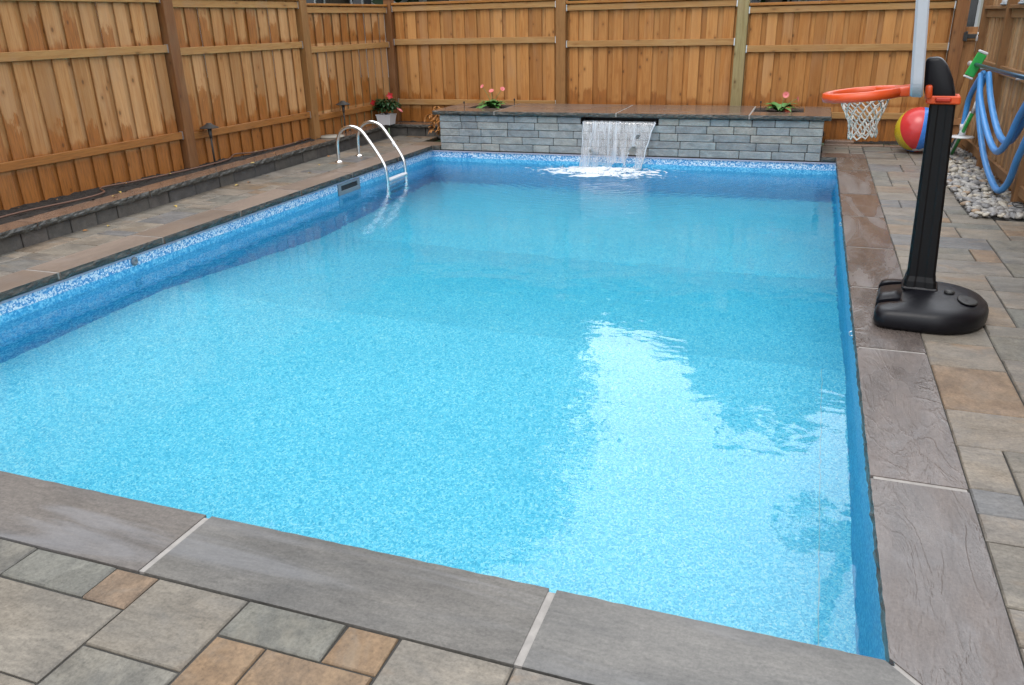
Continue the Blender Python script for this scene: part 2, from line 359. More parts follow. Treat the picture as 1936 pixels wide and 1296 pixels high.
def prism(bm, poly, d0, d1, M=None, bev=0.0, seg=2):
    """polygon in local (x, z), extruded along local y"""
    A = [bm.verts.new((x, d0, z)) for x, z in poly]; B = [bm.verts.new((x, d1, z)) for x, z in poly]; n = len(poly)
    fs = [bm.faces.new(A), bm.faces.new(B[::-1])] + [bm.faces.new([A[(k + 1) % n], A[k], B[k], B[(k + 1) % n]]) for k in range(n)]
    vs = A + B
    if bev:
        r = bmesh.ops.bevel(bm, geom=list({e for f in fs for e in f.edges}), offset=bev, segments=seg, affect='EDGES', profile=.5)
        vs = list({v for f in r['faces'] for v in f.verts} | {v for v in vs if v.is_valid})
    if M is not None: bmesh.ops.transform(bm, matrix=M, verts=vs)
    return vs
def rockslab(bm, poly, z0, z1, rough, amp=.010, step=.03, rows=4, mi_top=0, mi_rock=1, seed=0):
    """flagstone: polygon (ccw) with the edges in `rough` split as rock-faced; other edges straight"""
    n = len(poly); top = []; bot = []
    for i in range(n):
        p = Vector((*poly[i], 0)); q = Vector((*poly[(i + 1) % n], 0)); d = q - p; L = d.length; d.normalize(); out = Vector((d.y, -d.x, 0))
        k = max(2, int(L / step)) if i in rough else 1
        cols = []
        for j in range(k + 1):
            b = p + (q - p) * (j / k); col = []
            for r in range(rows + 1):
                tz = r / rows; z = z0 + (z1 - z0) * tz
                if i in rough and 0 < j < k:
                    nz = mnoise.noise(Vector((b.x * 16 + seed, b.y * 16, z * 30))) + .6 * mnoise.noise(Vector((b.x * 45, b.y * 45 + seed, z * 60)))
                    bulge = math.sin(math.pi * min(1, tz * 1.0)) * .35
                    o = (nz * .8 + bulge) * amp * (1.0 if r < rows else .35) + (-amp * .5 if r == 0 else 0)
                    col.append(b + out * o + Vector((0, 0, z + (nz * amp * .3 if 0 < r < rows else 0))))
                else: col.append(b + Vector((0, 0, z)))
            cols.append(col)
        if i in rough:
            V = [[bm.verts.new(c) for c in col] for col in cols]
            for j in range(k):
                for r in range(rows):
                    f = bm.faces.new([V[j][r], V[j + 1][r], V[j + 1][r + 1], V[j][r + 1]]); f.material_index = mi_rock; f.smooth = False
            top += [v[-1] for v in V[:-1]]; bot += [v[0] for v in V[:-1]]
            last = V[-1]
            top.append(last[-1]); bot.append(last[0])
        else:
            a0, a1 = bm.verts.new(cols[0][0]), bm.verts.new(cols[0][-1]); b0, b1 = bm.verts.new(cols[1][0]), bm.verts.new(cols[1][-1])
            f = bm.faces.new([a0, b0, b1, a1]); f.material_index = mi_top
            top += [a1, b1]; bot += [a0, b0]
    f = bm.faces.new(top); f.material_index = mi_top
    f = bm.faces.new(bot[::-1]); f.material_index = mi_rock
    bmesh.ops.remove_doubles(bm, verts=bm.verts, dist=1e-4)
    bmesh.ops.recalc_face_normals(bm, faces=bm.faces)

W, L, CO = 5.5, 8.84, .338
ZW = -.22
# ================================================================ ground and pool basin
bm = NB()
hx0, hx1, hy0, hy1 = -.6, 6.1, -.6, 9.3
for (x0, x1, y0, y1) in ((-90, hx0, -60, 120), (hx1, 90, -60, 120), (hx0, hx1, -60, hy0), (hx0, hx1, hy1, 120)):
    face(bm, ((x0, y0, -.06), (x1, y0, -.06), (x1, y1, -.06), (x0, y1, -.06)))
struct('ground', bm, m_ground)

bm = NB(); e = .03
X0, X1, Y0, Y1 = -e, W + e, -e, L + .02
prof = [(Y0, -1.0), (3.3, -1.0), (5.9, -1.75), (Y1, -1.75)]
for (ya, za), (yb, zb) in zip(prof, prof[1:]):
    face(bm, ((X0, ya, za), (X1, ya, za), (X1, yb, zb), (X0, yb, zb)), 0)
    for x in (X0, X1): face(bm, ((x, ya, za), (x, yb, zb), (x, yb, -.165), (x, ya, -.165)), 1)
for y, zf in ((Y0, -1.0), (Y1, -1.75)): face(bm, ((X0, y, zf), (X1, y, zf), (X1, y, -.165), (X0, y, -.165)), 1)
for p, q in (((X0, Y0), (X1, Y0)), ((X1, Y0), (X1, Y1)), ((X1, Y1), (X0, Y1)), ((X0, Y1), (X0, Y0))):
    face(bm, ((*p, -.165), (*q, -.165), (*q, -.085), (*p, -.085)), 2)
for a, b in (((X0, Y0, -.085), (X0 + .012, Y1, -.068)), ((X1 - .012, Y0, -.085), (X1, Y1, -.068)), ((X0 + .012, Y1 - .012, -.085), (X1 - .012, Y1, -.068)), ((X0 + .012, Y0, -.085), (X1 - .012, Y0 + .012, -.068))):
    box(bm, a, b, mi=3)
for x0 in (5.385,): face(bm, ((x0, Y0, -.997), (x0 + .004, Y0, -.997), (x0 + .004, 3.3, -.997), (x0, 3.3, -.997)), 4)
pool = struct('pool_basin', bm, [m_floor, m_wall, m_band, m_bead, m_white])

b = NB()
for a, c in (((-.7, -.7, -2.6), (X0 - .035, 9.3, -.064)), ((X1 + .035, -.7, -2.6), (6.2, 9.3, -.064)), ((X0 - .034, -.7, -2.6), (X1 + .034, Y0 - .035, -.064)), ((X0 - .034, Y1 + .012, -2.6), (X1 + .034, 9.3, -.068)), ((X0 - .034, Y0 - .034, -2.6), (X1 + .034, Y1 + .011, -1.9))): box(b, a, c)
struct('backfill', b, m_joint)
b = NB(); box(b, (5.318, L + .03, -.2), (6.15, 9.3, -.014)); box(b, (-.65, L + .03, -.2), (.112, 9.3, -.014)); struct('backfill_top', b, m_joint)

# water: closed volume, real refraction, a touch of absorption
g = G('pool_water'); x, y, z = g.xyz()
dx = g.M('SUBTRACT', x, 2.7); dy = g.M('SUBTRACT', y, 8.55)
dist = g.M('SQRT', g.M('ADD', g.M('MULTIPLY', dx, dx), g.M('MULTIPLY', dy, dy)))
near = g.M('SUBTRACT', 1.0, g.smooth(dist, .3, 7.0))
n1 = g.noise(g.vm(g.pos, (1.0, 1.25, 1)), 2.4, 3, .5, .4)
n2 = g.noise(g.vm(g.pos, (1.0, 1.7, 1)), 11.0, 3, .5, .3)
wv = g.n('ShaderNodeTexWave', wave_type='RINGS', rings_direction='SPHERICAL')
sub = g.n('ShaderNodeVectorMath', operation='SUBTRACT'); g.put(sub.inputs[0], g.pos); sub.inputs[1].default_value = (2.7, 8.5, ZW)
g.put(wv.inputs['Vector'], sub.outputs[0]); wv.inputs['Scale'].default_value = 2.6; wv.inputs['Distortion'].default_value = 9; wv.inputs['Detail'].default_value = 3
h = g.M('ADD', g.M('MULTIPLY', n1, .13), g.M('MULTIPLY', n2, g.M('ADD', .006, g.M('MULTIPLY', g.M('POWER', near, 3.0), .14))))
h = g.M('ADD', h, g.M('MULTIPLY', wv.outputs['Fac'], g.M('MULTIPLY', g.M('POWER', near, 4.0), .08)))
gl = g.n('ShaderNodeBsdfGlass'); gl.inputs['IOR'].default_value = 1.333; gl.inputs['Roughness'].default_value = 0
g.put(gl.inputs['Normal'], g.bump(h, 1.0, .05))
g.nt.links.new(gl.outputs[0], g.out.inputs[0])
va = g.n('ShaderNodeVolumeAbsorption'); va.inputs['Color'].default_value = (.04, .945, 1.0, 1); va.inputs['Density'].default_value = .36
g.nt.links.new(va.outputs[0], g.out.inputs[1]); m_water = g.m
bm = NB(); box(bm, (X0 - .03, Y0 - .03, -1.85), (X1 + .03, Y1 + .01, ZW))
struct('water', bm, m_water)

# ================================================================ coping
cope = thing('pool_coping', 'grey brown flagstone coping with a rock faced inner edge around the pool', 'coping', (0, 0, 0))
GR = .013
def cstone(poly, rough, mat, seed):
    b = NB(); rockslab(b, poly, -.062, 0.0, rough, amp=.011, seed=seed)
    return obj('coping_stone', b, [mat, m_rock], cope)
left_j = [0, .6, 1.2, 2.27, 3.35, 4.41, 5.45, 6.55, 7.75, L]
for i, (a, b) in enumerate(zip(left_j, left_j[1:])):
    if i == 0: cstone([(0, 0 + GR), (0, b - GR), (-CO, b - GR), (-CO, -CO + GR)], (0,), m_coping_left, i)
    else: cstone([(0, a + GR), (0, b - GR), (-CO, b - GR), (-CO, a + GR)], (0,), m_coping_left, i)
right_j = [0, 1.01, 2.39, 3.48, 4.51, 5.58, 6.58, 7.93, L]
for i, (a, b) in enumerate(zip(right_j, right_j[1:])):
    lo_in = a + GR; lo_out = a + GR if i else -CO + GR
    cstone([(W + CO, lo_out), (W + CO, b - GR), (W, b - GR), (W, lo_in)], (2,), m_coping_right, 20 + i)
near_j = [0, 1.1, 2.15, 3.21, 4.53, W]
for i, (a, b) in enumerate(zip(near_j, near_j[1:])):
    ai, bi = a + GR, b - GR; ao = ai if i else -CO + GR; bo = bi if i < 4 else W + CO - GR
    cstone([(ao, -CO), (bo, -CO), (bi, 0), (ai, 0)], (2,), m_coping_near, 40 + i)
cstone([(-CO, L + GR), (0, L + GR), (.10, L + GR), (.10, L + .36), (-CO, L + .36)], (1,), m_coping_left, 60)
cstone([(5.33, L + GR), (W, L + GR), (W + CO, L + GR), (W + CO, L + .36), (5.33, L + .36)], (0,), m_coping_right, 61)
bm = NB()
for (x0, x1, y0, y1) in ((-CO + .004, -.012, -CO, L + .3), (W + .012, W + CO - .004, -CO, L + .3)):
    box(bm, (x0, y0, -.055), (x1, y1, -.004))
box(bm, (-.012, -CO + .004, -.055), (W + .012, -.012, -.004))
obj('grout', bm, m_grout, cope)

# ================================================================ patio pavers
bm = NB()
def paver(b, x0, x1, y0, y1, z=0.0, mi=0):
    j = .004; x0 += j; x1 -= j; y0 += j; y1 -= j; c = .005
    z += random.uniform(-.0015, .0015)
    lo = [(x0, y0), (x1, y0), (x1, y1), (x0, y1)]; hi = [(x0 + c, y0 + c), (x1 - c, y0 + c), (x1 - c, y1 - c), (x0 + c, y1 - c)]
    jj = lambda: random.uniform(-.002, .002)
    A = [b.verts.new((p[0], p[1], -.05)) for p in lo]; B = [b.verts.new((p[0] + jj(), p[1] + jj(), z - .006)) for p in lo]; T = [b.verts.new((p[0] + jj(), p[1] + jj(), z)) for p in hi]
    fs = []
    for P, Q in ((A, B), (B, T)):
        for k in range(4): fs.append(b.faces.new([P[k], P[(k + 1) % 4], Q[(k + 1) % 4], Q[k]]))
    fs.append(b.faces.new(T))
    for f in fs: f.material_index = mi
def fill(b, x0, y0, nx, ny, mx, my, pre=(), keep=None, sizes=((2, 2), (3, 2), (2, 1), (2, 3), (1, 1), (1, 2), (2, 2), (2, 1))):
    occ = [[False] * ny for _ in range(nx)]
    def place(i, j, a, c, mi):
        for p in range(i, i + a):
            for q in range(j, j + c):
                if 0 <= p < nx and 0 <= q < ny: occ[p][q] = True
        i0, j0, i1, j1 = max(i, 0), max(j, 0), min(i + a, nx), min(j + c, ny)
        cx, cy = x0 + mx * (i0 + i1) / 2, y0 + my * (j0 + j1) / 2
        if keep is None or keep(cx, cy): paver(b, x0 + mx * i0, x0 + mx * i1, y0 + my * j0, y0 + my * j1, 0, mi)
    for p in pre: place(*p)
    for j in range(ny):
        for i in range(nx):
            if occ[i][j]: continue
            opts = [s for s in sizes if i + s[0] <= nx and j + s[1] <= ny and all(not occ[p][q] for p in range(i, i + s[0]) for q in range(j, j + s[1]))]
            s = random.choice(opts) if opts else (1, 1)
            mi = random.choices((0, 1, 2, 3), (6, 1.0 if s[0] * s[1] < 4 else .25, 1.4, 2.2))[0]
            place(i, j, s[0], s[1], mi)
# near strip: module .1755 x .157 with the first rows as seen
mx, my = .1757, .157; nx0 = -1.0; NXn = 50; rows = 12
gy0 = -.342 - rows * my; gx0 = 2.765 - 22 * mx
def N_(i, r, a, c, mi): return (22 + i, rows - r - c, a, c, mi)
pre = [N_(-2, 0, 2, 1, 2), N_(-4, 0, 2, 2, 0), N_(0, 0, 2, 1, 2), N_(2, 0, 1, 1, 1), N_(-1, 1, 4, 2, 3), N_(3, 0, 2, 2, 3), N_(5, 0, 2, 1, 2), N_(5, 1, 1, 2, 1),
       N_(6, 1, 2, 2, 1), N_(7, 0, 1, 1, 1), N_(8, 0, 2, 2, 3), N_(10, 0, 3, 1, 0), N_(3, 2, 2, 2, 2), N_(10, 1, 2, 2, 0), N_(1, 3, 2, 2, 3), N_(-3, 3, 4, 2, 2), N_(13, 0, 2, 2, 3), N_(8, 2, 2, 1, 0)]
fill(bm, gx0, gy0, NXn, rows, mx, my, pre, keep=lambda x, y: -1.0 < x < 5.84 + 1.6)
# right strip
fill(bm, 5.842, -.342, 8, 59, .1725, .1725, keep=lambda x, y: not (x > 6.54 and y > 5.72), sizes=((2, 2), (3, 2), (2, 1), (2, 3), (1, 1), (1, 2), (3, 1), (2, 2), (3, 2)))
# left strip between coping and retaining wall
fill(bm, -1.03, -.342, 4, 64, .1725, .158, sizes=((2, 2), (3, 2), (2, 1), (2, 3), (1, 1), (2, 2), (2, 3)))
# behind the far coping on the right
fill(bm, 5.33, 9.225, 3, 4, .168, .165)
struct('patio_paving', bm, [m_paver, m_paver_orange, m_paver_grey, m_paver_tan])
bm = NB()
for (x0, x1, y0, y1) in ((-1.35, -CO, -2.4, 9.9), (W + CO, 7.35, -2.4, 9.9), (-CO, W + CO, -2.4, -CO), (5.33, W + CO, L + .37, 9.9)):
    face(bm, ((x0, y0, -.010), (x1, y0, -.010), (x1, y1, -.010), (x0, y1, -.010)))
struct('paving_joint_bed', bm, m_joint)
# flush brown border stones behind the wall on the right
bd = thing('border_stone', 'flush wet brown border stones along the soil bed under the back fence', 'border', (5.4, 9.9, 0))
b = NB(); box(b, (5.36, 9.86, -.04), (6.1, 9.98, .016), .006); box(b, (6.108, 9.86, -.04), (6.75, 9.98, .014), .006); obj('edge_slab', b, m_cap_left, bd)
b = NB(); box(b, (5.36, 9.984, -.04), (5.74, 10.14, .05), .008); obj('corner_slab', b, m_cap_left, bd)

# ================================================================ retaining wall on the left
def wx(y): return -.90 - (y - 2.5) * .0405
rw = thing('retaining_wall', 'low charcoal block retaining wall with brown flagstone cap along the left bed', 'wall', (wx(5), 5, 0))
b = NB(); y = -2.2
while y < 9.74:
    l = min(random.choice((.26, .3, .36, .42)), 9.76 - y)
    o = (wx(y), y); t = Vector((wx(y + l) - wx(y), l)); t.normalize(); n = Vector((-t.y, t.x))
    obox(b, o, t, n, (.004, random.uniform(-.004, .004), -.04), (l - .004, .18, .122), .008); y += l
x = wx(9.78)
while x < .12:
    l = min(random.choice((.26, .32, .38)), .13 - x)
    if l > .05: box(b, (x + .004, 9.78 + random.uniform(-.004, .004), -.04), (x + l - .004, 9.95, .122), .008)
    x += l
obj('block_course', b, m_block, rw)
y = -2.2; k = 0
while y < 9.70:
    l = [1.35, 1.1, 1.25, 1.4][k % 4]; y2 = min(y + l, 9.74)
    if 9.74 - y2 < .4: y2 = 9.74
    b = NB(); rockslab(b, [(wx(y) + .045, y + .004), (wx(y2) + .045, y2 - .004), (wx(y2) - .20, y2 - .004), (wx(y) - .20, y + .004)], .124, .182, (0,), amp=.016, seed=100 + k)
    obj('cap_stone', b, [m_cap_left, m_rock], rw); y = y2; k += 1
for x0, x1 in ((wx(9.74) + .05, -.45), (-.44, .14)):
    b = NB(); rockslab(b, [(x0, 9.735), (x1, 9.735), (x1, 10.0), (x0, 10.0)], .124, .18, (0,), amp=.016, seed=120 + int(x0 * 10))
    obj('cap_stone', b, [m_cap_left, m_rock], rw)
b = NB(); rockslab(b, [(wx(9.74) + .05, 9.735), (wx(9.74) + .05, 10.0), (wx(9.74) - .27, 10.0), (wx(9.74) - .27, 9.745)], .124, .181, (), seed=5); obj('cap_stone', b, [m_cap_left, m_rock], rw)

# soil beds
def soil(name, x0, x1, y0, y1, z, amp, nx, ny, xf=None):
    b = NB(); V = []
    for j in range(ny + 1):
        row = []
        for i in range(nx + 1):
            yy = y0 + (y1 - y0) * j / ny; a = xf(yy) if xf else (x0, x1)
            xx = a[0] + (a[1] - a[0]) * i / nx
            row.append(b.verts.new((xx, yy, z + amp * (mnoise.noise(Vector((xx * 3, yy * 3, 1))) * 1.0 + .8 * mnoise.noise(Vector((xx * 14, yy * 14, 2))) + .5 * mnoise.noise(Vector((xx * 40, yy * 40, 5)))))))
        V.append(row)
    for j in range(ny):
        for i in range(nx): b.faces.new([V[j][i], V[j][i + 1], V[j + 1][i + 1], V[j + 1][i]])
    o = obj(name, b, m_soil, None, True); o['kind'] = 'structure'; return o
def fx(y): return -1.62 + (y - 3.0) * (.335 / 7.2)
soil('garden_soil', 0, 0, -2.2, 9.8, .175, .022, 26, 460, lambda y: (fx(y) - .12, wx(y) - .185))
soil('garden_soil', -1.5, .15, 9.9, 10.32, .165, .02, 70, 20)
soil('garden_soil', .1, 5.35, 9.9, 10.32, .13, .02, 80, 14)
soil('garden_soil', 5.70, 6.85, 9.975, 10.32, .022, .018, 50, 16)

# ================================================================ raised waterfall wall
rz = thing('waterfall_wall', 'raised grey stone wall with flagstone cap and spillway at the far end of the pool', 'wall', (2.7, 9.2, -.06))
XL, XR, YF = .115, 5.315, L + .035
rowsz = [-.062, .040, .140, .240, .340, .432]
SPX0, SPX1 = 2.22, 3.27
b = NB()
for i in range(5):
    z0, z1 = rowsz[i], rowsz[i + 1]; x = XL - random.uniform(0, .2)
    while x < XR - .01:
        l = random.choice((.24, .28, .34, .40, .46, .50)); a, c = max(x, XL), min(x + l, XR)
        if XR - c < .1: c = XR
        x = c if c == XR else x + l
        segs = [(a, c)]
        if i == 4:
            segs = [s for s in ((a, min(c, SPX0)), (max(a, SPX1), c)) if s[1] - s[0] > .03]
        for a2, c2 in segs:
            dy = random.uniform(-.004, .005)
            vs = box(b, (a2 + .003, YF + dy, z0 + .003), (c2 - .003, YF + .10, z1 - .003), .007)
for sx in (XL, XR - .1):   # side returns
    for i in range(5):
        y = YF + .104
        while y < 9.93:
            l = min(random.choice((.3, .4, .46)), 9.95 - y)
            if l > .04: box(b, (sx, y + .003, rowsz[i] + .003), (sx + .1, y + l - .003, rowsz[i + 1] - .003), .007)
            y += l
obj('stone_face', b, m_brick, rz)
b = NB(); box(b, (XL + .012, YF + .012, -.4), (XR - .012, 9.94, .33)); box(b, (XL + .012, YF + .012, .33), (SPX0, 9.94, .425)); box(b, (SPX1, YF + .012, .33), (XR - .012, 9.94, .425))
obj('core', b, m_joint, rz)
b = NB(); box(b, (SPX0 + .004, YF - .012, .352), (SPX1 - .004, YF + .3, .370)); box(b, (SPX0 + .004, YF + .26, .370), (SPX1 - .004, YF + .3, .42))
obj('spillway', b, m_black, rz)
b = NB(); box(b, (XL, L + .022, -.3), (XR, YF + .02, -.0655)); obj('base_ledge', b, m_joint, rz)
ZC0, ZC1, YB, YFc = .436, .492, 9.99, L - .005
P1 = (.40, .97, 9.24, 9.74); P2 = (4.44, 5.05, 9.24, 9.74)
def capslab(poly, rough, seed):
    b = NB(); rockslab(b, poly, ZC0, ZC1, rough, amp=.014, seed=seed); return obj('cap_slab', b, [m_cap_raised, m_rock], rz)
capslab([(.03, YFc), (.965, YFc), (.965, P1[2]), (P1[0], P1[2]), (P1[0], P1[3]), (.965, P1[3]), (.965, YB), (.03, YB)], (0, 7), 200)
capslab([(.985, YFc), (2.70, YFc), (2.70, YB), (.985, YB)], (0,), 201)
capslab([(2.72, YFc), (4.41, YFc), (4.41, YB), (2.72, YB)], (0,), 202)
capslab([(4.43, YFc), (5.385, YFc), (5.385, YB), (5.065, YB), (5.065, P2[2]), (4.44, P2[2]), (4.43, P2[2] - .002)], (0, 1), 203)
capslab([(4.43, P2[3]), (5.055, P2[3]), (5.055, YB), (4.43, YB)], (), 204)
b = NB()
for x in (.975, 2.71, 4.42): box(b, (x - .0098, YFc + .006, ZC0 + .006), (x + .0098, YB - .01, ZC1 - .003))
obj('grout', b, m_grout, rz)
for P in (P1, P2):
    b = NB(); nx = 12
    V = [[b.verts.new((P[0] - .004 + (P[1] - P[0] + .008) * i / nx, P[2] - .004 + (P[3] - P[2] + .008) * j / nx, .468 + .012 * mnoise.noise(Vector((i * .9, j * .9, P[0]))))) for i in range(nx + 1)] for j in range(nx + 1)]
    for j in range(nx):
        for i in range(nx): b.faces.new([V[j][i], V[j][i + 1], V[j + 1][i + 1], V[j + 1][i]])
    obj('planter_soil', b, m_soil, rz, True)

# ================================================================ waterfall and foam
g = G('falling_water'); x, y, z = g.xyz()
st = g.noise(g.vm(g.pos, (16, 4, 1.1)), 1.0, 4, .6, .3)
st2 = g.noise(g.vm(g.pos, (55, 8, 2.2)), 1.0, 3, .6)
fac = g.M('ADD', g.smooth(st, .44, .70), g.M('MULTIPLY', g.smooth(st2, .55, .75), .35), clamp=True)
df = g.n('ShaderNodeBsdfDiffuse'); df.inputs['Color'].default_value = (.80, .84, .90, 1)
tl = g.n('ShaderNodeBsdfTranslucent'); tl.inputs['Color'].default_value = (.80, .85, .92, 1)
tr = g.n('ShaderNodeBsdfTransparent'); gs = g.n('ShaderNodeBsdfGlossy'); gs.inputs['Roughness'].default_value = .08
nb = g.bump(g.M('ADD', st, g.M('MULTIPLY', st2, .4)), 1.0, .03); g.put(gs.inputs['Normal'], nb)
def mixs(a, b_, f):
    m = g.n('ShaderNodeMixShader'); g.put(m.inputs[0], f); g.nt.links.new(a, m.inputs[1]); g.nt.links.new(b_, m.inputs[2]); return m.outputs[0]
white = mixs(df.outputs[0], tl.outputs[0], .4)
clear = mixs(tr.outputs[0], gs.outputs[0], .16)
sh = mixs(clear, white, g.M('MULTIPLY_ADD', fac, .32, .09))
g.nt.links.new(sh, g.out.inputs[0]); m_fall = g.m
bm = NB(); nu, nv = 90, 34; V = []
holes = ((.83, .30, .030, .045), (.80, .60, .055, .10), (.81, .80, .085, .16), (.14, .62, .022, .045), (.62, .93, .10, .09), (.33, .97, .04, .07))
for j in range(nv + 1):
    t = j / nv; row = []
    for i in range(nu + 1):
        u = i / nu
        zt = .388; z = zt - (zt - ZW + .012) * t
        xl = 2.262 + .012 * math.sin(t * 4); xr = 3.245 - .155 * t ** .8 + .006 * math.sin(t * 17)
        x = xl + (xr - xl) * u
        y = YF - .015 - .13 * math.sqrt(t) + .008 * mnoise.noise(Vector((x * 14, t * 2.5, 0))) + .004 * mnoise.noise(Vector((x * 40, t * 6, 0)))
        row.append(bm.verts.new((x, y, z)))
    V.append(row)
for j in range(nv):
    for i in range(nu):
        u, t = (i + .5) / nu, (j + .5) / nv
        if any(((u - a) / c) ** 2 + ((t - b_) / d) ** 2 < 1 for a, b_, c, d in holes): continue
        bm.faces.new([V[j][i], V[j][i + 1], V[j + 1][i + 1], V[j + 1][i]])
bmesh.ops.delete(bm, geom=[v for v in bm.verts if not v.link_faces], context='VERTS')
fall = thing('waterfall', 'clear sheet of water falling from the spillway of the grey stone wall', 'waterfall', (2.7, 8.8, ZW))
bmesh.ops.solidify(bm, geom=bm.faces[:], thickness=.004)
obj('water_sheet', bm, m_fall, fall, True)
# thicker edge strands
m_strand = plain('white_water', (.66, .70, .76), .15)
def strand(us, ts, r):
    b = NB(); pts = []
    for k in range(15):
        t = ts[0] + (ts[1] - ts[0]) * k / 14; u = us[0] + (us[1] - us[0]) * k / 14 + .006 * math.sin(k * 1.3 + us[0] * 20)
        xl = 2.262 + .012 * math.sin(t * 4); xr = 3.245 - .155 * t ** .8
        pts.append((xl + (xr - xl) * u, YF - .022 - .13 * math.sqrt(t), .388 - (.388 - ZW) * t))
    tube(b, pts, [r * random.uniform(.6, 1.3) for _ in pts], 6); obj('water_strand', b, m_strand, fall, True)
strand((.0, .0), (.02, 1), .006); strand((1.0, 1.0), (.02, 1), .008); strand((.16, .125), (.05, .55), .005); strand((.13, .14), (.68, 1), .004)
strand((.75, .70), (.64, 1), .005); strand((.87, .91), (.66, 1), .004); strand((.80, .77), (.25, .34), .004)
g = G('foam'); n = g.noise(g.vm(g.pos, (5.0, 6.5, 1)), 1.0, 6, .68, .9); x, y, z = g.xyz()
dx = g.M('DIVIDE', g.M('SUBTRACT', x, 2.60), .53); dy = g.M('DIVIDE', g.M('SUBTRACT', y, 8.53), .34)
dd = g.M('SQRT', g.M('ADD', g.M('MULTIPLY', dx, dx), g.M('MULTIPLY', dy, dy)))
a = g.smooth(g.M('SUBTRACT', g.M('ADD', g.M('MULTIPLY', g.M('SUBTRACT', n, .5), 2.6), .86), g.M('MULTIPLY', dd, .34)), .43, .55)
p = g.n('ShaderNodeBsdfPrincipled'); p.inputs['Base Color'].default_value = (.62, .66, .70, 1); p.inputs['Roughness'].default_value = .7
g.put(p.inputs['Normal'], g.bump(g.noise(g.pos, 60, 4), .6, .01)); g.put(p.inputs['Alpha'], a)
g.nt.links.new(p.outputs[0], g.out.inputs[0]); m_foam = g.m
b = NB(); nx, ny = 90, 34; V = []
for j in range(ny + 1):
    row = []
    for i in range(nx + 1):
        xx, yy = 1.45 + 2.35 * i / nx, 8.02 + .78 * j / ny
        q = max(0, 1 - math.hypot((xx - 2.68) / .6, (yy - 8.68) / .13))
        row.append(b.verts.new((xx, yy, ZW + .004 + .035 * q * (.6 + mnoise.noise(Vector((xx * 18, yy * 18, 0)))) + .003 * mnoise.noise(Vector((xx * 9, yy * 9, 4))))))
    V.append(row)
for j in range(ny):
    for i in range(nx): b.faces.new([V[j][i], V[j][i + 1], V[j + 1][i + 1], V[j + 1][i]])
for _ in range(260):   # droplets and bubbles
    xx = random.gauss(2.7, .42); yy = 8.72 - abs(random.gauss(0, .22))
    bmesh.ops.create_icosphere(b, subdivisions=1, radius=random.uniform(.004, .010), matrix=Matrix.Translation((xx, yy, ZW + .004 + max(0, random.gauss(0, .02)))) )
fo = obj('foam', b, m_foam, None, True); tag(fo, 'white foam where the waterfall hits the pool water', 'foam', kind='stuff')

# ================================================================ fences
def fence_panel(parent, A, B, z0, z1, mat, pitch=.205, wf=.145, d0=.04, th=.017, wb=.10, seed=0, n=None, rec=.010):
    A = Vector(A); B = Vector(B); t = (B - A); Ln = t.length; t.normalize()
    n = Vector(n) if n else Vector((-t.y, t.x))
    b = NB(); s = .0; rnd = random.Random(seed)
    k = max(1, round(Ln / pitch)); p = Ln / k
    for i in range(k):
        c = (i + .5) * p
        w0 = wf * rnd.uniform(.94, 1.06)
        obox(b, A, t, n, (max(.002, c - w0 / 2), d0 + rnd.uniform(-.002, .002), z0), (min(Ln - .002, c + w0 / 2), d0 + th, z1), .003)
    for i in range(k + 1):
        c = i * p
        obox(b, A, t, n, (max(.002, c - wb / 2), d0 + th + rec, z0), (min(Ln - .002, c + wb / 2), d0 + 2 * th + rec, z1 - .004), .003)
    return obj('board_panel', b, mat, parent)
def fence_rail(parent, A, B, za, zb, mat, d=(0, .038), bracket=True, name='rail', ends=(1, 1)):
    A = Vector(A); B = Vector(B); t = (B - A); Ln = t.length; t.normalize(); n = Vector((-t.y, t.x))
    b = NB(); obox(b, A, t, n, (.004, d[0], za), (Ln - .004, d[1], zb), .004); r = obj(name, b, mat, parent)
    if bracket:
        for e, s0 in ((0, .002), (1, Ln - .016)):
            if not ends[e]: continue
            b = NB(); obox(b, A, t, n, (s0, d[0] - .003, za - .004), (s0 + .014, d[1] + .001, zb + .004)); obj('rail_bracket', b, m_galv, r)
    return r
def fence_post(parent, p, s, z0, z1, mat, t=(1, 0), depth=.14, front=-.035):
    t = Vector(t).normalized(); n = Vector((-t.y, t.x)); b = NB()
    obox(b, p, t, n, (-s / 2, front, z0), (s / 2, front + depth, z1), .006)
    return obj('post', b, mat, parent)
# left fence (line of rail fronts)
lf = thing('wooden_fence', 'long stained board fence behind the left garden bed, streaked with wet stains', 'fence', (fx(5), 5, .16))
LP = [-2.2, .5, 2.93, 5.565, 7.975, 10.2]
tl_ = Vector((fx(10) - fx(0), 10)).normalized()
for i, (ya, yb) in enumerate(zip(LP, LP[1:])):
    a = ya + .07; c = yb - .07 if i < 4 else yb - .03
    A = (fx(c), c); B_ = (fx(a), a); n = Vector((-1, 0))
    # direction A->B so that the normal points away from the pool
    A, B_ = (fx(a), a), (fx(c), c)
    zt, zm, zl = ((1.925, 1.425, .51), (1.925, 1.425, .51), (1.925, 1.425, .505), (1.88, 1.387, .475), (1.82, 1.314, .413))[i]
    fence_panel(lf, A, B_, .10, zt + .10, m_left_boards, seed=i + 3, pitch=.205, wf=.145, wb=.10)
    fence_rail(lf, A, B_, zt, zt + .077, m_rail_y)
    fence_rail(lf, A, B_, zm, zm + .08, m_rail_y)
    fence_rail(lf, A, B_, zl, zl + .08, m_rail_yw)
    fence_rail(lf, A, B_, zt + .092, zt + .122, m_cap_wood_y, (-.02, .12), False, 'cap_board')
for i, y in enumerate(LP[:-1]): fence_post(lf, (fx(y), y), .14, .05, 2.10, m_post_light if i == 4 else m_post, tl_)
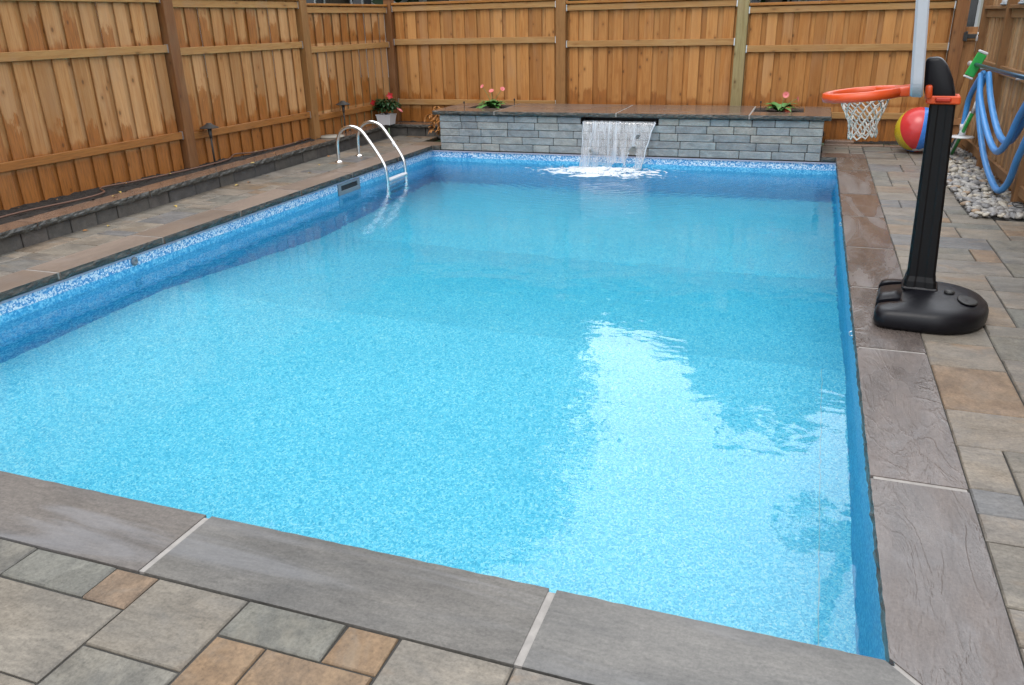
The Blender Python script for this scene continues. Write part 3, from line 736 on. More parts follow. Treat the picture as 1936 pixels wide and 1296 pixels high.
# back fence
bf = thing('wooden_fence', 'stained board fence across the back behind the raised stone wall', 'fence', (2.7, 10.2, .1))
YK = 10.2
bays = [(-1.22, 1.475, 1.835, 1.345, .435), (1.625, 4.055, 1.78, 1.28, .36), (4.205, 6.72, 1.685, 1.185, .315)]
for i, (a, c, zt, zm, zl) in enumerate(bays):
    A, B_ = (a, YK), (c, YK)
    fence_panel(bf, A, B_, -.02 if i == 2 else .08, zt + .10, m_back_boards, pitch=.212, wf=.142, wb=.11, seed=20 + i)
    fence_rail(bf, A, B_, zt, zt + .078, m_rail_x); fence_rail(bf, A, B_, zm, zm + .088, m_rail_x); fence_rail(bf, A, B_, zl, zl + .085, m_rail_x)
    fence_rail(bf, A, B_, zt + .092, zt + .128, m_cap_wood_x, (-.02, .12), False, 'cap_board')
fence_post(bf, (-1.28, YK), .12, .05, 2.02, m_post); fence_post(bf, (1.55, YK), .15, .05, 2.15, m_post_light); fence_post(bf, (4.13, YK), .15, .05, 2.15, m_post_green); fence_post(bf, (6.80, YK), .15, -.03, 2.1, m_post)
b = NB(); box(b, (-1.36, YK - .06, 2.02), (-1.20, YK + .12, 2.05), .01); obj('post_cap', b, m_iron, bf)
# right fence: line runs towards the camera, so the normal points +x
rf = thing('slatted_fence', 'brown fence of narrow slats beside the pebble bed on the right', 'fence', (7.0, 6.5, 0))
RP = [9.60, 8.20, 6.33, 4.40, 2.4, .4]
XF = 6.965
for i, (ya, yb) in enumerate(zip(RP, RP[1:])):
    A, B_ = (XF, ya - .045), (XF, yb + .045)
    fence_panel(rf, A, B_, .04, 2.15, m_right_slats, pitch=.19, wf=.118, wb=.09, d0=.04, th=.02, rec=.11, seed=60 + i)
    fence_rail(rf, A, B_, 1.575, 1.662, m_right_rails, (.012, .04), False)
    fence_rail(rf, A, B_, 1.664, 1.70, m_right_rails, (-.02, .036), False, 'shelf_board')
    fence_rail(rf, A, B_, 1.02, 1.11, m_right_rails, (.0, .038), False)
    fence_rail(rf, A, B_, .10, .195, m_right_rails, (.0, .038), False)
for y in RP: fence_post(rf, (XF, y), .09, -.04, 2.2, m_right_post, (0, -1), .13, -.03)
# gate in the corner
gt = thing('wooden_gate', 'narrow wooden gate with diagonal brace and black strap hinge in the back right corner', 'gate', (7.1, 10.26, 0))
b = NB()
for k in range(5): box(b, (6.89 + k * .145, 10.28, .02), (7.03 + k * .145, 10.30, 1.46), .003)
obj('board_panel', b, m_gate, gt)
for z in (.25, 1.30):
    b = NB(); box(b, (6.89, 10.24, z), (7.6, 10.278, z + .09), .004); obj('rail', b, m_gate, gt)
b = NB(); M = Matrix.Translation((6.93, 10.25, .34)) @ Matrix.Rotation(R(10), 4, 'Y'); box(b, (-.045, -.012, 0), (.045, .026, .955), .004, M); obj('brace', b, m_post_light, gt)
b = NB(); box(b, (6.86, 10.155, 1.30), (6.90, 10.164, 1.40), .003); box(b, (6.90, 10.225, 1.325), (7.2, 10.234, 1.375), .003); box(b, (6.885, 10.15, 1.29), (6.905, 10.236, 1.41), .004); obj('hinge', b, m_iron, gt)

# ================================================================ ladder
ld = thing('pool_ladder', 'curved stainless steel pool ladder with two handrails on the left coping', 'ladder', (0, 7.46, 0))
prof1 = [(-.575, -.01), (-.577, .15), (-.565, .285), (-.515, .385), (-.425, .445), (-.31, .455), (-.205, .405), (-.095, .27), (.0, .135), (.065, .03), (.10, -.06), (.112, -.17), (.112, -.32), (.112, -.6), (.112, -1.25)]
for y in (7.2, 7.72):
    b = NB(); tube(b, spline([(x, y, z) for x, z in prof1], 6), .0215, 14); obj('handrail', b, m_steel, ld, True)
    b = NB(); lathe(b, [(.0, 0.001), (.050, .001), (.050, .008), (.042, .020), (.0225, .024), (.022, .03)], 24, (-.575, y, 0)); obj('base_plate', b, m_steel, ld, True)
for z in (-.205, -.45, -.70, -.95):
    b = NB(); box(b, (.075, 7.215, z - .014), (.15, 7.705, z + .014), .006); obj('step', b, m_white if z > -.3 else m_steel, ld)
b = NB(); tube(b, [(.012 - .03, 7.72, .148), (-.045, 7.72, .205)], .0225, 12); obj('sticker', b, m_white, ld, True)

# skimmer, return, anchors
sk = thing('skimmer', 'grey plastic skimmer faceplate with dark slot in the left pool wall', 'skimmer', (-.03, 6.48, -.15))
b = NB()
for a, c in (((-.03, 6.23, -.115), (-.014, 6.73, -.09)), ((-.03, 6.23, -.235), (-.014, 6.73, -.175)), ((-.03, 6.23, -.174), (-.014, 6.29, -.116)), ((-.03, 6.67, -.174), (-.014, 6.73, -.116))): box(b, a, c, .002)
m_grayplastic = plain('grey_blue_plastic', (.22, .27, .31), .45); obj('faceplate', b, m_grayplastic, sk)
b = NB(); box(b, (-.029, 6.29, -.174), (-.022, 6.67, -.116)); obj('slot', b, m_mesh, sk)
b = NB(); M = Matrix.Translation((-.03, 3.02, -.125)) @ Matrix.Rotation(R(90), 4, 'Y'); lathe(b, [(.0, 0), (.036, 0), (.036, .008), (.026, .016), (.014, .016), (.012, .006), (0, .006)], 20)
bmesh.ops.transform(b, matrix=M, verts=b.verts); tag(obj('return_fitting', b, m_grayplastic, None, True), 'round grey return fitting in the patterned band of the left pool wall', 'fitting')
for y, lb in ((5.5, 'small metal rope anchor on the right pool wall, the one nearer the waterfall'), (2.75, 'small metal rope anchor on the right pool wall beside the black hoop base')):
    a = thing('rope_anchor', lb, 'anchor', (W + .02, y, -.06), 'rope anchors on the pool wall')
    b = NB(); box(b, (-.014, -.018, -.018), (.008, .018, .018), .004); obj('anchor_plate', b, m_galv, a, local=True)
    b = NB(); tube(b, [(-.014 - .012 + .012 * math.cos(k * math.pi / 6) , .0, .014 * math.sin(k * math.pi / 6)) for k in range(12)], .003, 6, closed=True); obj('ring', b, m_galv, a, local=True)

# ================================================================ basketball hoop (local +X points over the pool)
HB = Vector((5.90, 3.02, 0)); HY = math.pi - .104
hoop = thing('basketball_hoop', 'poolside basketball hoop with orange rim on a black weighted base and pole', 'hoop', HB, rz=HY)
TILT = .04
def tilt(b, z0=.13):
    for v in b.verts: v.co.x += .055 + TILT * max(0, v.co.z - z0) + .045 * max(0, v.co.z - 1.15)
# base: D-shape, rounded, loft of offset outlines
def dshape(off, n=40):
    pts = []
    a, bb = .34 - off, .345 - off
    for k in range(n + 1):
        th = math.pi / 2 + math.pi * k / n
        pts.append((-.02 + .86 * a * math.cos(th), bb * math.sin(th)))
    r = .07; xe = .275 - off
    for cx, cy, t0 in ((xe - r, -bb + r, -90), (xe - r, bb - r, 0)):
        for k in range(7):
            th = R(t0 + 15 * k); pts.append((cx + r * math.cos(th), cy + r * math.sin(th)))
    return pts
b = NB(); rings = []
for off, z in ((.03, .0), (.006, .012), (.0, .035), (.0, .075), (.012, .103), (.035, .122), (.075, .132), (.14, .142), (.2, .148)):
    rings.append([b.verts.new((x, y, z + (.010 * (x > .1) * -1 if z > .12 else 0))) for x, y in dshape(off)])
for A, B_ in zip(rings, rings[1:]):
    for k in range(len(A)): b.faces.new([A[k], A[(k + 1) % len(A)], B_[(k + 1) % len(A)], B_[k]])
b.faces.new(rings[0][::-1]); b.faces.new(rings[-1])
bmesh.ops.recalc_face_normals(b, faces=b.faces); base = obj('base', b, m_black, hoop, True, local=True)
b = NB()
for s in (-1, 1): prism(b, [(.15, .20), (.32, .20), (.32, .035), (.262, .035), (.252, .085), (.15, .118)], s * .17 - .03, s * .17 + .03)
bmesh.ops.recalc_face_normals(b, faces=b.faces); cut = obj('cutter', b, m_black)
cut.matrix_world = Matrix.Translation(HB) @ Matrix.Rotation(HY, 4, 'Z')
md = base.modifiers.new('slots', 'BOOLEAN'); md.operation = 'DIFFERENCE'; md.object = cut; md.solver = 'EXACT'
bpy.context.view_layer.update(); dg = bpy.context.evaluated_depsgraph_get()
nm = bpy.data.meshes.new_from_object(base.evaluated_get(dg)); base.modifiers.clear(); base.data = nm
bpy.data.objects.remove(cut)
b = NB(); lathe(b, [(.0, .0), (.028, .0), (.028, .012), (.022, .018), (.0, .018)], 20, (-.10, .0, .146)); obj('fill_cap', b, m_iron, base, True, local=True)
b = NB(); lathe(b, [(.001, .0), (.05, .0), (.055, .006), (.045, .009), (.001, .002)], 20, (0, 0, 0))
bmesh.ops.transform(b, matrix=Matrix.Translation((-.19, .085, .137)) @ Matrix.Rotation(R(-7), 4, 'Y') @ Matrix.Scale(1.5, 4, (0, 1, 0)), verts=b.verts); obj('handle_recess', b, m_iron, base, True, local=True)
# pole: fluted square section tapering upward
b = NB(); sec = []
def polesec(h):
    q = []; g_ = h * .16
    for sx, sy in ((1, 0), (0, 1), (-1, 0), (0, -1)):
        tx, ty = -sy, sx
        for u, d in ((-.82, 1), (-.38, 1), (-.26, .95), (.26, .95), (.38, 1), (.82, 1)):
            q.append((sx * d * h + tx * u * h, sy * d * h + ty * u * h))
    return q
rings = []
for z, h in ((.125, .090), (.19, .084), (.22, .075), (.6, .070), (1.185, .063)): rings.append([b.verts.new((x, y, z)) for x, y in polesec(h)])
for A, B_ in zip(rings, rings[1:]):
    for k in range(len(A)): b.faces.new([A[k], A[(k + 1) % len(A)], B_[(k + 1) % len(A)], B_[k]])
b.faces.new(rings[-1])
PX = .045
bmesh.ops.translate(b, verts=b.verts, vec=(0, .10 - .0, 0)); 
for v in b.verts: v.co.x += PX - .045; v.co.y -= .2
tilt(b); obj('pole', b, m_black_pole, hoop, local=True)
PY = -.10
b = NB(); box(b, (-.097, PY - .097, .138), (.097, PY + .097, .158), .012); tilt(b); obj('pole_foot', b, m_black, hoop, local=True)
# elbow arm
b = NB(); prism(b, [(-.060, 1.185), (.068, 1.185), (.098, 1.25), (.098, 1.425), (.025, 1.432), (-.012, 1.39), (-.04, 1.32), (-.058, 1.25)], PY - .056, PY + .056, None, .022, 3); tilt(b); obj('arm', b, m_black, hoop, True, local=True)
b = NB()
for a, c in (((-.084, PY - .084, 1.19), (.084, PY - .062, 1.233)), ((-.084, PY + .062, 1.19), (.084, PY + .084, 1.233)), ((-.084, PY - .062, 1.19), (-.062, PY + .062, 1.233)), ((.062, PY - .062, 1.19), (.084, PY + .062, 1.233))): box(b, a, c, .006)
tilt(b); band = obj('collar', b, m_orange, hoop, local=True)
b = NB(); box(b, (-.04, PY + .080, 1.20), (.04, PY + .094, 1.227), .008); tilt(b)
m_orange_dk = plain('dark_orange_plastic', (.60, .035, .008), .35); obj('clip', b, m_orange_dk, band, local=True)
# backboard: rounded panel in the local YZ plane
def rrect(w, h, r, n=8):
    pts = []
    for cx, cy, t0 in ((w / 2 - r, h - r, 0), (-w / 2 + r, h - r, 90), (-w / 2 + r, r, 180), (w / 2 - r, r, 270)):
        for k in range(n + 1):
            th = R(t0 + 90 * k / n); pts.append((cx + r * math.cos(th), cy + r * math.sin(th)))
    return pts
b = NB(); bx = .100; rings = []
for x, ins in ((bx, .012), (bx - .004 + .012, .0), (bx + .05, .0), (bx + .062, .012)):
    rings.append([b.verts.new((x, PY + p * (1 - ins * 2.6), 1.245 + q * (1 - ins * .5) + ins * .5)) for p, q in rrect(.80, .68, .09)])
for A, B_ in zip(rings, rings[1:]):
    for k in range(len(A)): b.faces.new([A[k], A[(k + 1) % len(A)], B_[(k + 1) % len(A)], B_[k]])
b.faces.new(rings[0][::-1]); b.faces.new(rings[-1]); bmesh.ops.recalc_face_normals(b, faces=b.faces); tilt(b)
obj('backboard', b, m_board, hoop, False, local=True)
# rim
RC, RR, RZ = .405, .200, 1.20
def droop(v): return v.co.z - .10 * (v.co.x - .26)
b = NB(); nseg = 48; rings = []
sec = [(.0, -.026), (.016, -.022), (.020, 0), (.016, .022), (0, .026), (-.012, .020), (-.014, 0), (-.012, -.02)]
for k in range(nseg):
    th = 2 * math.pi * k / nseg; cx, sx = math.cos(th), math.sin(th)
    rings.append([b.verts.new((RC + (RR + p) * cx, PY + (RR + p) * sx, RZ + .045 + q)) for p, q in sec])
for k in range(nseg):
    A, B_ = rings[k], rings[(k + 1) % nseg]
    for j in range(len(sec)): b.faces.new([A[j], A[(j + 1) % len(sec)], B_[(j + 1) % len(sec)], B_[j]])
prism(b, [(.155, RZ + .02), (.25, RZ + .022), (.25, RZ + .068), (.155, RZ + .072)], PY - .10, PY + .10, None, .008)
for s in (-1, 1):
    M = Matrix.Translation((.22, PY + s * .09, RZ + .045)) @ Matrix.Rotation(s * R(20), 4, 'Z'); box(b, (0, -.02, -.024), (.13, .02, .024), .006, M)
prism(b, [(.055, RZ + .0), (.091, RZ + .0), (.091, RZ + .07), (.055, RZ + .07)], PY - .11, PY + .11, None, .012)
for v in b.verts: v.co.z = droop(v)
bmesh.ops.recalc_face_normals(b, faces=b.faces); tilt(b)
rim = obj('rim', b, m_orange, hoop, True, local=True)
# net: two families of knotted cords
b = NB(); K = 12; LV = 6
def netp(k, l):
    t = l / LV; r = .135 - .062 * min(1, t * 1.3) + .008 * max(0, t - .8) * 5
    a = 2 * math.pi * (k + (.5 if l % 2 else 0)) / K
    sag = -.03 * t
    return Vector((RC - .012 + r * math.cos(a) + random.uniform(-.006, .006) * t, PY + r * math.sin(a) + random.uniform(-.006, .006) * t, RZ + .03 - .195 * t + sag * .3 + random.uniform(-.006, .006) * t))
P = [[netp(k, l) for k in range(K)] for l in range(LV + 1)]
for l in range(LV):
    for k in range(K):
        k2 = (k + 1) % K if l % 2 else (k - 1) % K
        for kk in (k, k2):
            A, B_ = P[l][k], P[l + 1][kk]; mid = (A + B_) / 2 + Vector((random.uniform(-.004, .004), random.uniform(-.004, .004), -.004))
            tube(b, [A, mid, B_], .0042, 5)
        bmesh.ops.create_icosphere(b, subdivisions=1, radius=.0075, matrix=Matrix.Translation(P[l][k]))
for k in range(K):
    A, B_ = P[LV][k], P[LV][(k + 1) % K]
    tube(b, [A, (A + B_) / 2 + Vector((0, 0, -.022)), B_], .005, 5)
for v in b.verts: v.co.z = droop(v)
tilt(b); obj('net', b, m_net, rim, True, local=True)

# ================================================================ beach ball
b = NB(); bmesh.ops.create_uvsphere(b, u_segments=48, v_segments=24, radius=.275)
for f in b.faces:
    c = f.calc_center_median(); a = (math.degrees(math.atan2(c.y, c.x)) + 360) % 360
    f.material_index = int(((a + 14) % 360) / 60) if c.xy.length > .03 else 3
m_by = plain('ball_yellow', (.70, .50, .03), .25); m_br = plain('ball_red', (.72, .05, .05), .22); m_bb = plain('ball_blue', (.06, .25, .75), .25); m_bw = plain('ball_white', (.8, .8, .8), .25)
bmesh.ops.rotate(b, verts=b.verts, matrix=Matrix.Rotation(R(-32), 3, 'X') @ Matrix.Rotation(R(4), 3, 'Y') @ Matrix.Rotation(R(168), 3, 'Z'))
bmesh.ops.translate(b, verts=b.verts, vec=(6.44, 9.45, .28))
o = obj('beach_ball', b, [m_by, m_br, m_bb, m_bw, m_br, m_bb], None, True); tag(o, 'red, yellow and blue inflatable beach ball half hidden behind the black hoop pole', 'beach ball')

# ================================================================ path lights
def path_light(loc, lb):
    t = thing('path_light', lb, 'garden light', loc, 'path lights in the left bed')
    b = NB(); tube(b, [(0, 0, -.05), (0, 0, .43)], .011, 10); lathe(b, [(.011, .30), (.018, .33), (.026, .415), (.0, .416)], 14); obj('stem', b, m_bronze, t, True, local=True)
    b = NB(); lathe(b, [(.012, .414), (.105, .418), (.108, .424), (.062, .446), (.030, .466), (.026, .474), (.0, .476)], 24); obj('shade', b, m_bronze, t, False, local=True)
    return t
path_light((-1.40, 5.82, .17), 'bronze path light near the middle of the left fence, the closer of the two')
path_light((-1.255, 8.55, .17), 'bronze path light behind the pool ladder near the white flower pot')

# pale lid on the wall cap
b = NB(); lathe(b, [(.0, 0), (.17, 0), (.175, .006), (.172, .018), (.0, .022)], 32, (-1.24, 8.15, .183)); o = obj('round_lid', b, m_lid, None, True)
tag(o, 'pale round flat lid lying on the brown wall cap behind the ladder', 'lid')

# drip line
def drip(y): return wx(y) - .30 - .10 * (mnoise.noise(Vector((y * .9, 0, 3))) + .4)
pts = [(-1.27, 2.6, .195), (-1.30, 3.1, .20), (-1.22, 3.7, .20), (-1.25, 4.0, .205), (-1.42, 4.15, .215), (-1.38, 4.6, .205), (-1.33, 5.4, .20), (-1.36, 6.0, .2), (-1.48, 6.3, .215), (-1.38, 6.55, .205), (-1.36, 7.2, .2), (-1.42, 7.7, .2), (-1.46, 8.3, .2)]
b = NB(); tube(b, spline(pts, 8), .0085, 8); o = obj('drip_hose', b, m_drip, None, True); tag(o, 'thin brown drip irrigation hose lying along the dark soil bed', 'hose')

# irrigation stakes
for i, (x, y, lb) in enumerate(((.36, 9.24, 'thin black irrigation stake at the left corner of the left planter pocket'), (.96, 9.75, 'thin black irrigation stake at the right corner of the left planter pocket'), (4.50, 9.70, 'thin black irrigation stake beside the leafy plant in the right planter pocket'))):
    b = NB(); tube(b, [(x, y, .46), (x, y, .585)], .005, 6); box(b, (x - .013, y - .008, .556), (x + .008, y + .008, .584), .002)
    tag(obj('irrigation_stake', b, m_iron), lb, 'stake', 'irrigation stakes')

# ================================================================ plants
def leaf(b, base, d, length, width, droop_=.3, n=5, up=Vector((0, 0, 1)), fold=.15, lobes=0):
    d = Vector(d).normalized(); side = d.cross(up)
    if side.length < .05: side = d.cross(Vector((1, 0, 0)))
    side.normalize(); nr = side.cross(d); Lp = []; Rp = []; Mp = []
    for k in range(n + 1):
        t = k / n; p = Vector(base) + d * length * t - Vector((0, 0, 1)) * droop_ * length * t * t
        w_ = width * math.sin(math.pi * min(1, .06 + .94 * t) ** .8) * .5 * (1 + (lobes * (.5 if k % 2 else -.4)))
        Mp.append(p); Lp.append(p - side * w_ + nr * fold * w_); Rp.append(p + side * w_ + nr * fold * w_)
    ml = [b.verts.new(p) for p in Mp]; ll = [b.verts.new(p) for p in Lp]; rl = [b.verts.new(p) for p in Rp]
    for k in range(n):
        b.faces.new([ml[k], ml[k + 1], ll[k + 1], ll[k]]); b.faces.new([ml[k], rl[k], rl[k + 1], ml[k + 1]])
def flower(b, c, d, r, petals=5, inner=.2, wide=.9, cup=.25):
    d = Vector(d).normalized(); x = d.cross(Vector((0, 0, 1)))
    if x.length < .1: x = Vector((1, 0, 0))
    x.normalize(); y = d.cross(x)
    for k in range(petals):
        a = 2 * math.pi * k / petals; e = (x * math.cos(a) + y * math.sin(a) + d * cup).normalized()
        leaf(b, Vector(c) + e * r * inner * .3, e, r, wide * r * 2 * math.pi / petals * .62, .0, 4, d, .1)
# hibiscus in white pot
pot = thing('flower_pot', 'square white plastic pot with a red hibiscus on the corner of the wall cap', 'flower pot', (-1.165, 9.66, .184))
b = NB()
rings = []
for s, z in ((.10, 0), (.122, .14), (.128, .14), (.128, .158), (.118, .158), (.112, .13)):
    rings.append([b.verts.new((sx * s, sy * s * .9, z)) for sx, sy in ((-1, -1), (1, -1), (1, 1), (-1, 1))])
for A, B_ in zip(rings, rings[1:]):
    for k in range(4): b.faces.new([A[k], A[(k + 1) % 4], B_[(k + 1) % 4], B_[k]])
b.faces.new(rings[0][::-1]); obj('pot', b, m_white, pot, local=True)
b = NB(); box(b, (-.110, -.099, .10), (.110, .099, .134)); obj('pot_soil', b, m_soil, pot, local=True)
b = NB()
for k in range(9): a = k * .7; tube(b, [(0, 0, .12), (.05 * math.cos(a), .04 * math.sin(a), .22), (.12 * math.cos(a), .10 * math.sin(a), .30 + .02 * (k % 3))], .005, 5)
obj('stem', b, m_bark, pot, True, local=True)
b = NB(); rr = random.Random(4)
for k in range(260):
    a = rr.uniform(0, 6.28); ph = rr.uniform(-.25, 1.0); r = rr.uniform(.06, .19)
    c = Vector((r * math.cos(a) * 1.05, r * math.sin(a) * .8, .25 + ph * .11 + (.17 - r) * .25)); d = Vector((math.cos(a), math.sin(a), rr.uniform(-.4, .7)))
    leaf(b, c, d, rr.uniform(.07, .105), rr.uniform(.04, .058), .35)
obj('foliage', b, m_leaf_dk, pot, False, local=True)
b = NB(); flower(b, (-.14, -.12, .33), (-.3, -1, .15), .062); obj('bloom', b, m_red, pot, local=True)
b = NB(); flower(b, (.125, -.06, .44), (.25, -1, .1), .058); obj('bloom', b, m_red, pot, local=True)
b = NB(); lathe(b, [(.004, -.05), (.014, -.02), (.018, .02), (.012, .055), (.0, .068)], 10); bmesh.ops.transform(b, matrix=Matrix.Translation((.27, -.06, .235)) @ Matrix.Rotation(R(125), 4, 'Y'), verts=b.verts); obj('bud', b, m_pink, pot, True, local=True)
# gerberas
def gerbera(loc, lb, blooms, seed, spread):
    t = thing('gerbera_plant', lb, 'flowering plant', loc, 'gerberas in the wall planters'); rr = random.Random(seed)
    b = NB()
    for k in range(34):
        a = rr.uniform(0, 6.28); e = rr.uniform(.35, 1.5)
        leaf(b, (.02 * math.cos(a), .02 * math.sin(a), 0), (math.cos(a), math.sin(a), e + .15), rr.uniform(.20, .31) * spread, rr.uniform(.085, .125), .55, 7, lobes=.25)
    obj('foliage', b, m_leaf_lt, t, local=True)
    for (dx, dy, dz, fd, r, pet, mt) in blooms:
        b = NB(); tube(b, spline([(0, 0, 0), (dx * .4, dy * .4, dz * .55), (dx, dy, dz)], 5), .0045, 6); s = obj('stem', b, m_stem, t, True, local=True)
        b = NB(); flower(b, (dx, dy, dz), fd, r, pet, .25, 1.5, .3); lathe(b, [(0, 0), (.010, .0), (.012, .008), (.0, .010)], 10, (dx, dy, dz)); obj('bloom', b, mt, s, local=True)
    return t
gerbera((.70, 9.50, .475), 'green gerbera with three small pink blooms in the left planter pocket', ((-.14, -.02, .30, (-.3, -.6, .5), .034, 9, m_pink), (-.02, .03, .23, (.0, -.5, .7), .042, 12, m_pink), (.15, .04, .26, (.4, -.6, .5), .038, 11, m_pink)), 3, 1.15)
gerbera((4.76, 9.50, .475), 'green gerbera with one round pink bloom and a leaning one in the right planter pocket', ((.055, -.02, .21, (.0, -1, .25), .046, 18, m_pink), (.20, .02, .16, (1, -.2, .2), .038, 14, m_pink), (.10, -.12, .03, (.1, -1, .2), .045, 12, plain('coral_petal', (.62, .10, .04), .5))), 8, 1.15)
# dry branch hanging over the cap
t = thing('dead_branch', 'dead twig of orange dry leaves hanging over the wall cap beside the raised stone wall', 'branch', (-.20, 9.56, .27)); rr = random.Random(2)
b = NB(); tw = [spline([(.10, .12, .0), (.0, -.02, .10), (-.06, -.07, .02), (-.10, -.09, -.12)], 5), spline([(.10, .12, 0), (.02, .0, .18), (-.02, -.05, .2), (.04, -.06, .12)], 5), spline([(.05, .05, .06), (-.10, -.03, .10), (-.18, -.06, .06)], 5), spline([(.03, .0, .08), (.05, -.08, .0), (.03, -.1, -.14)], 5)]
for p in tw: tube(b, p, .004, 5)
obj('twig', b, m_bark, t, True, local=True)
b = NB()
for p in tw:
    for q in p[3:]:
        for _ in range(4):
            a = rr.uniform(0, 6.28); leaf(b, q, (math.cos(a), math.sin(a) - .4, rr.uniform(-1.6, .2)), rr.uniform(.06, .09), rr.uniform(.028, .042), .2, 4, fold=.3)
obj('leaves', b, m_dry, t, local=True)

# fallen leaves
def fallen(mat, nm):
    b = NB(); leaf(b, (-.03, 0, .006), (1, 0, .15), .062, .036, .25, 5, fold=.35); me_o = obj(nm, b, mat); return me_o
spots = [(-.80, 3.55, 0, 'y'), (-.86, 3.35, 0, 'o'), (-.78, 4.4, 0, 'y'), (-.88, 5.5, 0, 'y'), (-.86, 5.7, 0, 'o'), (-.9, 6.1, 0, 'y'), (-.72, 6.95, 0, 'y'), (-.98, 7.6, 0, 'o'), (-1.0, 8.5, 0, 'o'), (-.75, 9.2, 0, 'y'), (-.55, 9.55, 0, 'o'), (-.3, 9.45, 0, 'o'),
         (-.93, 5.9, .184, 'y'), (-1.12, 6.6, .184, 'o'), (-1.15, 4.1, .184, 'y'), (-1.02, 3.9, .19, 'y'), (-1.42, 3.6, .20, 'o'), (-1.37, 4.4, .20, 'o'), (-1.34, 5.0, .20, 'y'), (-1.45, 3.2, .20, 'o'), (-1.39, 6.6, .2, 'y'), (-1.44, 6.9, .2, 'o'), (-1.35, 7.4, .2, 'y'), (-1.40, 7.6, .2, 'o'), (-.45, 7.55, 0, 'o'), (-.33, 7.75, 0, 'o'), (-.5, 6.4, 0, 'y')]
protos = {}
for x, y, z, k in spots:
    where = 'on the pavers by the left pool edge' if z == 0 else ('on the brown wall cap' if z < .195 else 'on the dark soil of the left bed')
    lb = ('dry yellow' if k == 'y' else 'dry orange brown') + ' leaf fallen ' + where
    if k not in protos: o = protos[k] = fallen(m_yellow_leaf if k == 'y' else m_dry, 'fallen_leaf')
    else: o = protos[k].copy(); C.objects.link(o)
    o.location = (x, y, z + .002); o.rotation_euler = (random.uniform(-.2, .2), random.uniform(-.2, .2), random.uniform(0, 6.28)); s = random.uniform(.6, 1.1); o.scale = (s, s, s)
    tag(o, lb, 'leaf', lb.replace(' leaf ', ' leaves '))

# ================================================================ river stones
bm = NB(); face(bm, ((6.53, 5.72, -.006), (8.2, 5.72, -.006), (8.2, 10.2, -.006), (6.53, 10.2, -.006)))
struct('gravel_bed', bm, m_joint)
scol = [((.34, .33, .31), 'pale grey', 5), ((.20, .20, .205), 'dark grey', 3), ((.42, .39, .33), 'cream', 3), ((.30, .22, .15), 'brown', 1.3), ((.27, .265, .26), 'mid grey', 5)]
smeshes = []
for ci, (c, nm, wt) in enumerate(scol):
    mt = stone('river_stone_' + nm.replace(' ', '_'), [sc_(c, 1.35), sc_(c, 1.15)], .25, (.35, .6), .003, (1, 1, 1), 14, island=False, speck=.15, ridge=.2)
    for v_ in range(3):
        b = NB(); bmesh.ops.create_icosphere(b, subdivisions=3, radius=1.0)
        for v in b.verts:
            q = v.co.normalized(); k = 1 + .22 * mnoise.noise(q * 1.3 + Vector((ci * 7, v_ * 3, 0)))
            v.co = Vector((q.x * k * 1.0, q.y * k * .74, q.z * k * .52))
        me = bpy.data.meshes.new('river_stone'); b.to_mesh(me); b.free(); me.materials.append(mt)
        for p in me.polygons: p.use_smooth = True
        smeshes.append((me, nm, wt))
placed = []; tries = 0
while len(placed) < 720 and tries < 60000:
    tries += 1; r = random.choice((.028, .034, .038, .042, .046, .054)); y = 5.73 + (9.75 - 5.73) * random.random() ** 1.1; x = random.uniform(6.53, 7.02)
    if y < 6.25: x = random.uniform(6.53, 7.75)
    if any((x - a) ** 2 + (y - b_) ** 2 < ((r + c) * .74) ** 2 for a, b_, c in placed): continue
    if (x - r * .7) < 6.515 or (y - r * .7) < 5.72: continue
    if (x - 6.44) ** 2 + (y - 9.45) ** 2 < .11: continue
    placed.append((x, y, r))
placed.sort(key=lambda p: p[1] + .6 * max(0, p[0] - 7.02))
far = NB()
for k, (x, y, r) in enumerate(placed):   # the nearest 290 stones one by one, the rest of the bed as one mass
    me, nm, _ = random.choices(smeshes, [s[2] for s in smeshes])[0]
    L_ = (x, y, r * .42 + random.uniform(0, .022)); S_ = (r * random.uniform(.9, 1.3), r, r * random.uniform(.9, 1.15)); E_ = (random.uniform(-.35, .35), random.uniform(-.35, .35), random.uniform(0, 6.28))
    if k < 290:
        o = link(bpy.data.objects.new('river_stone', me)); o.location = L_; o.scale = S_; o.rotation_euler = E_
        tag(o, nm + ' rounded river stone in the pebble bed below the slatted fence', 'stone', nm + ' river stones')
    else:
        from mathutils import Euler
        n0 = len(far.verts); nf = len(far.faces); far.from_mesh(me); far.verts.ensure_lookup_table(); far.faces.ensure_lookup_table()
        bmesh.ops.transform(far, matrix=Matrix.LocRotScale(Vector(L_), Euler(E_), Vector(S_)), verts=far.verts[n0:])
        mi = [q[1] for q in scol].index(nm)
        for f in far.faces[nf:]: f.material_index = mi
o = obj('river_pebbles', far, [smeshes[3 * k][0].materials[0] for k in range(5)], None, True)
tag(o, 'mass of small river pebbles in the far end of the bed by the corner post', 'pebbles', kind='stuff')
# black cable loop on the pebbles
b = NB(); tube(b, [(7.0 + .14 * math.cos(k * .35), 5.93 + .10 * math.sin(k * .35), .095 + .012 * math.sin(k)) for k in range(18)], .005, 6, closed=True)
tag(obj('cable_loop', b, m_iron, None, True), 'thin black cable loop lying on the pebbles by the fence post', 'cable')

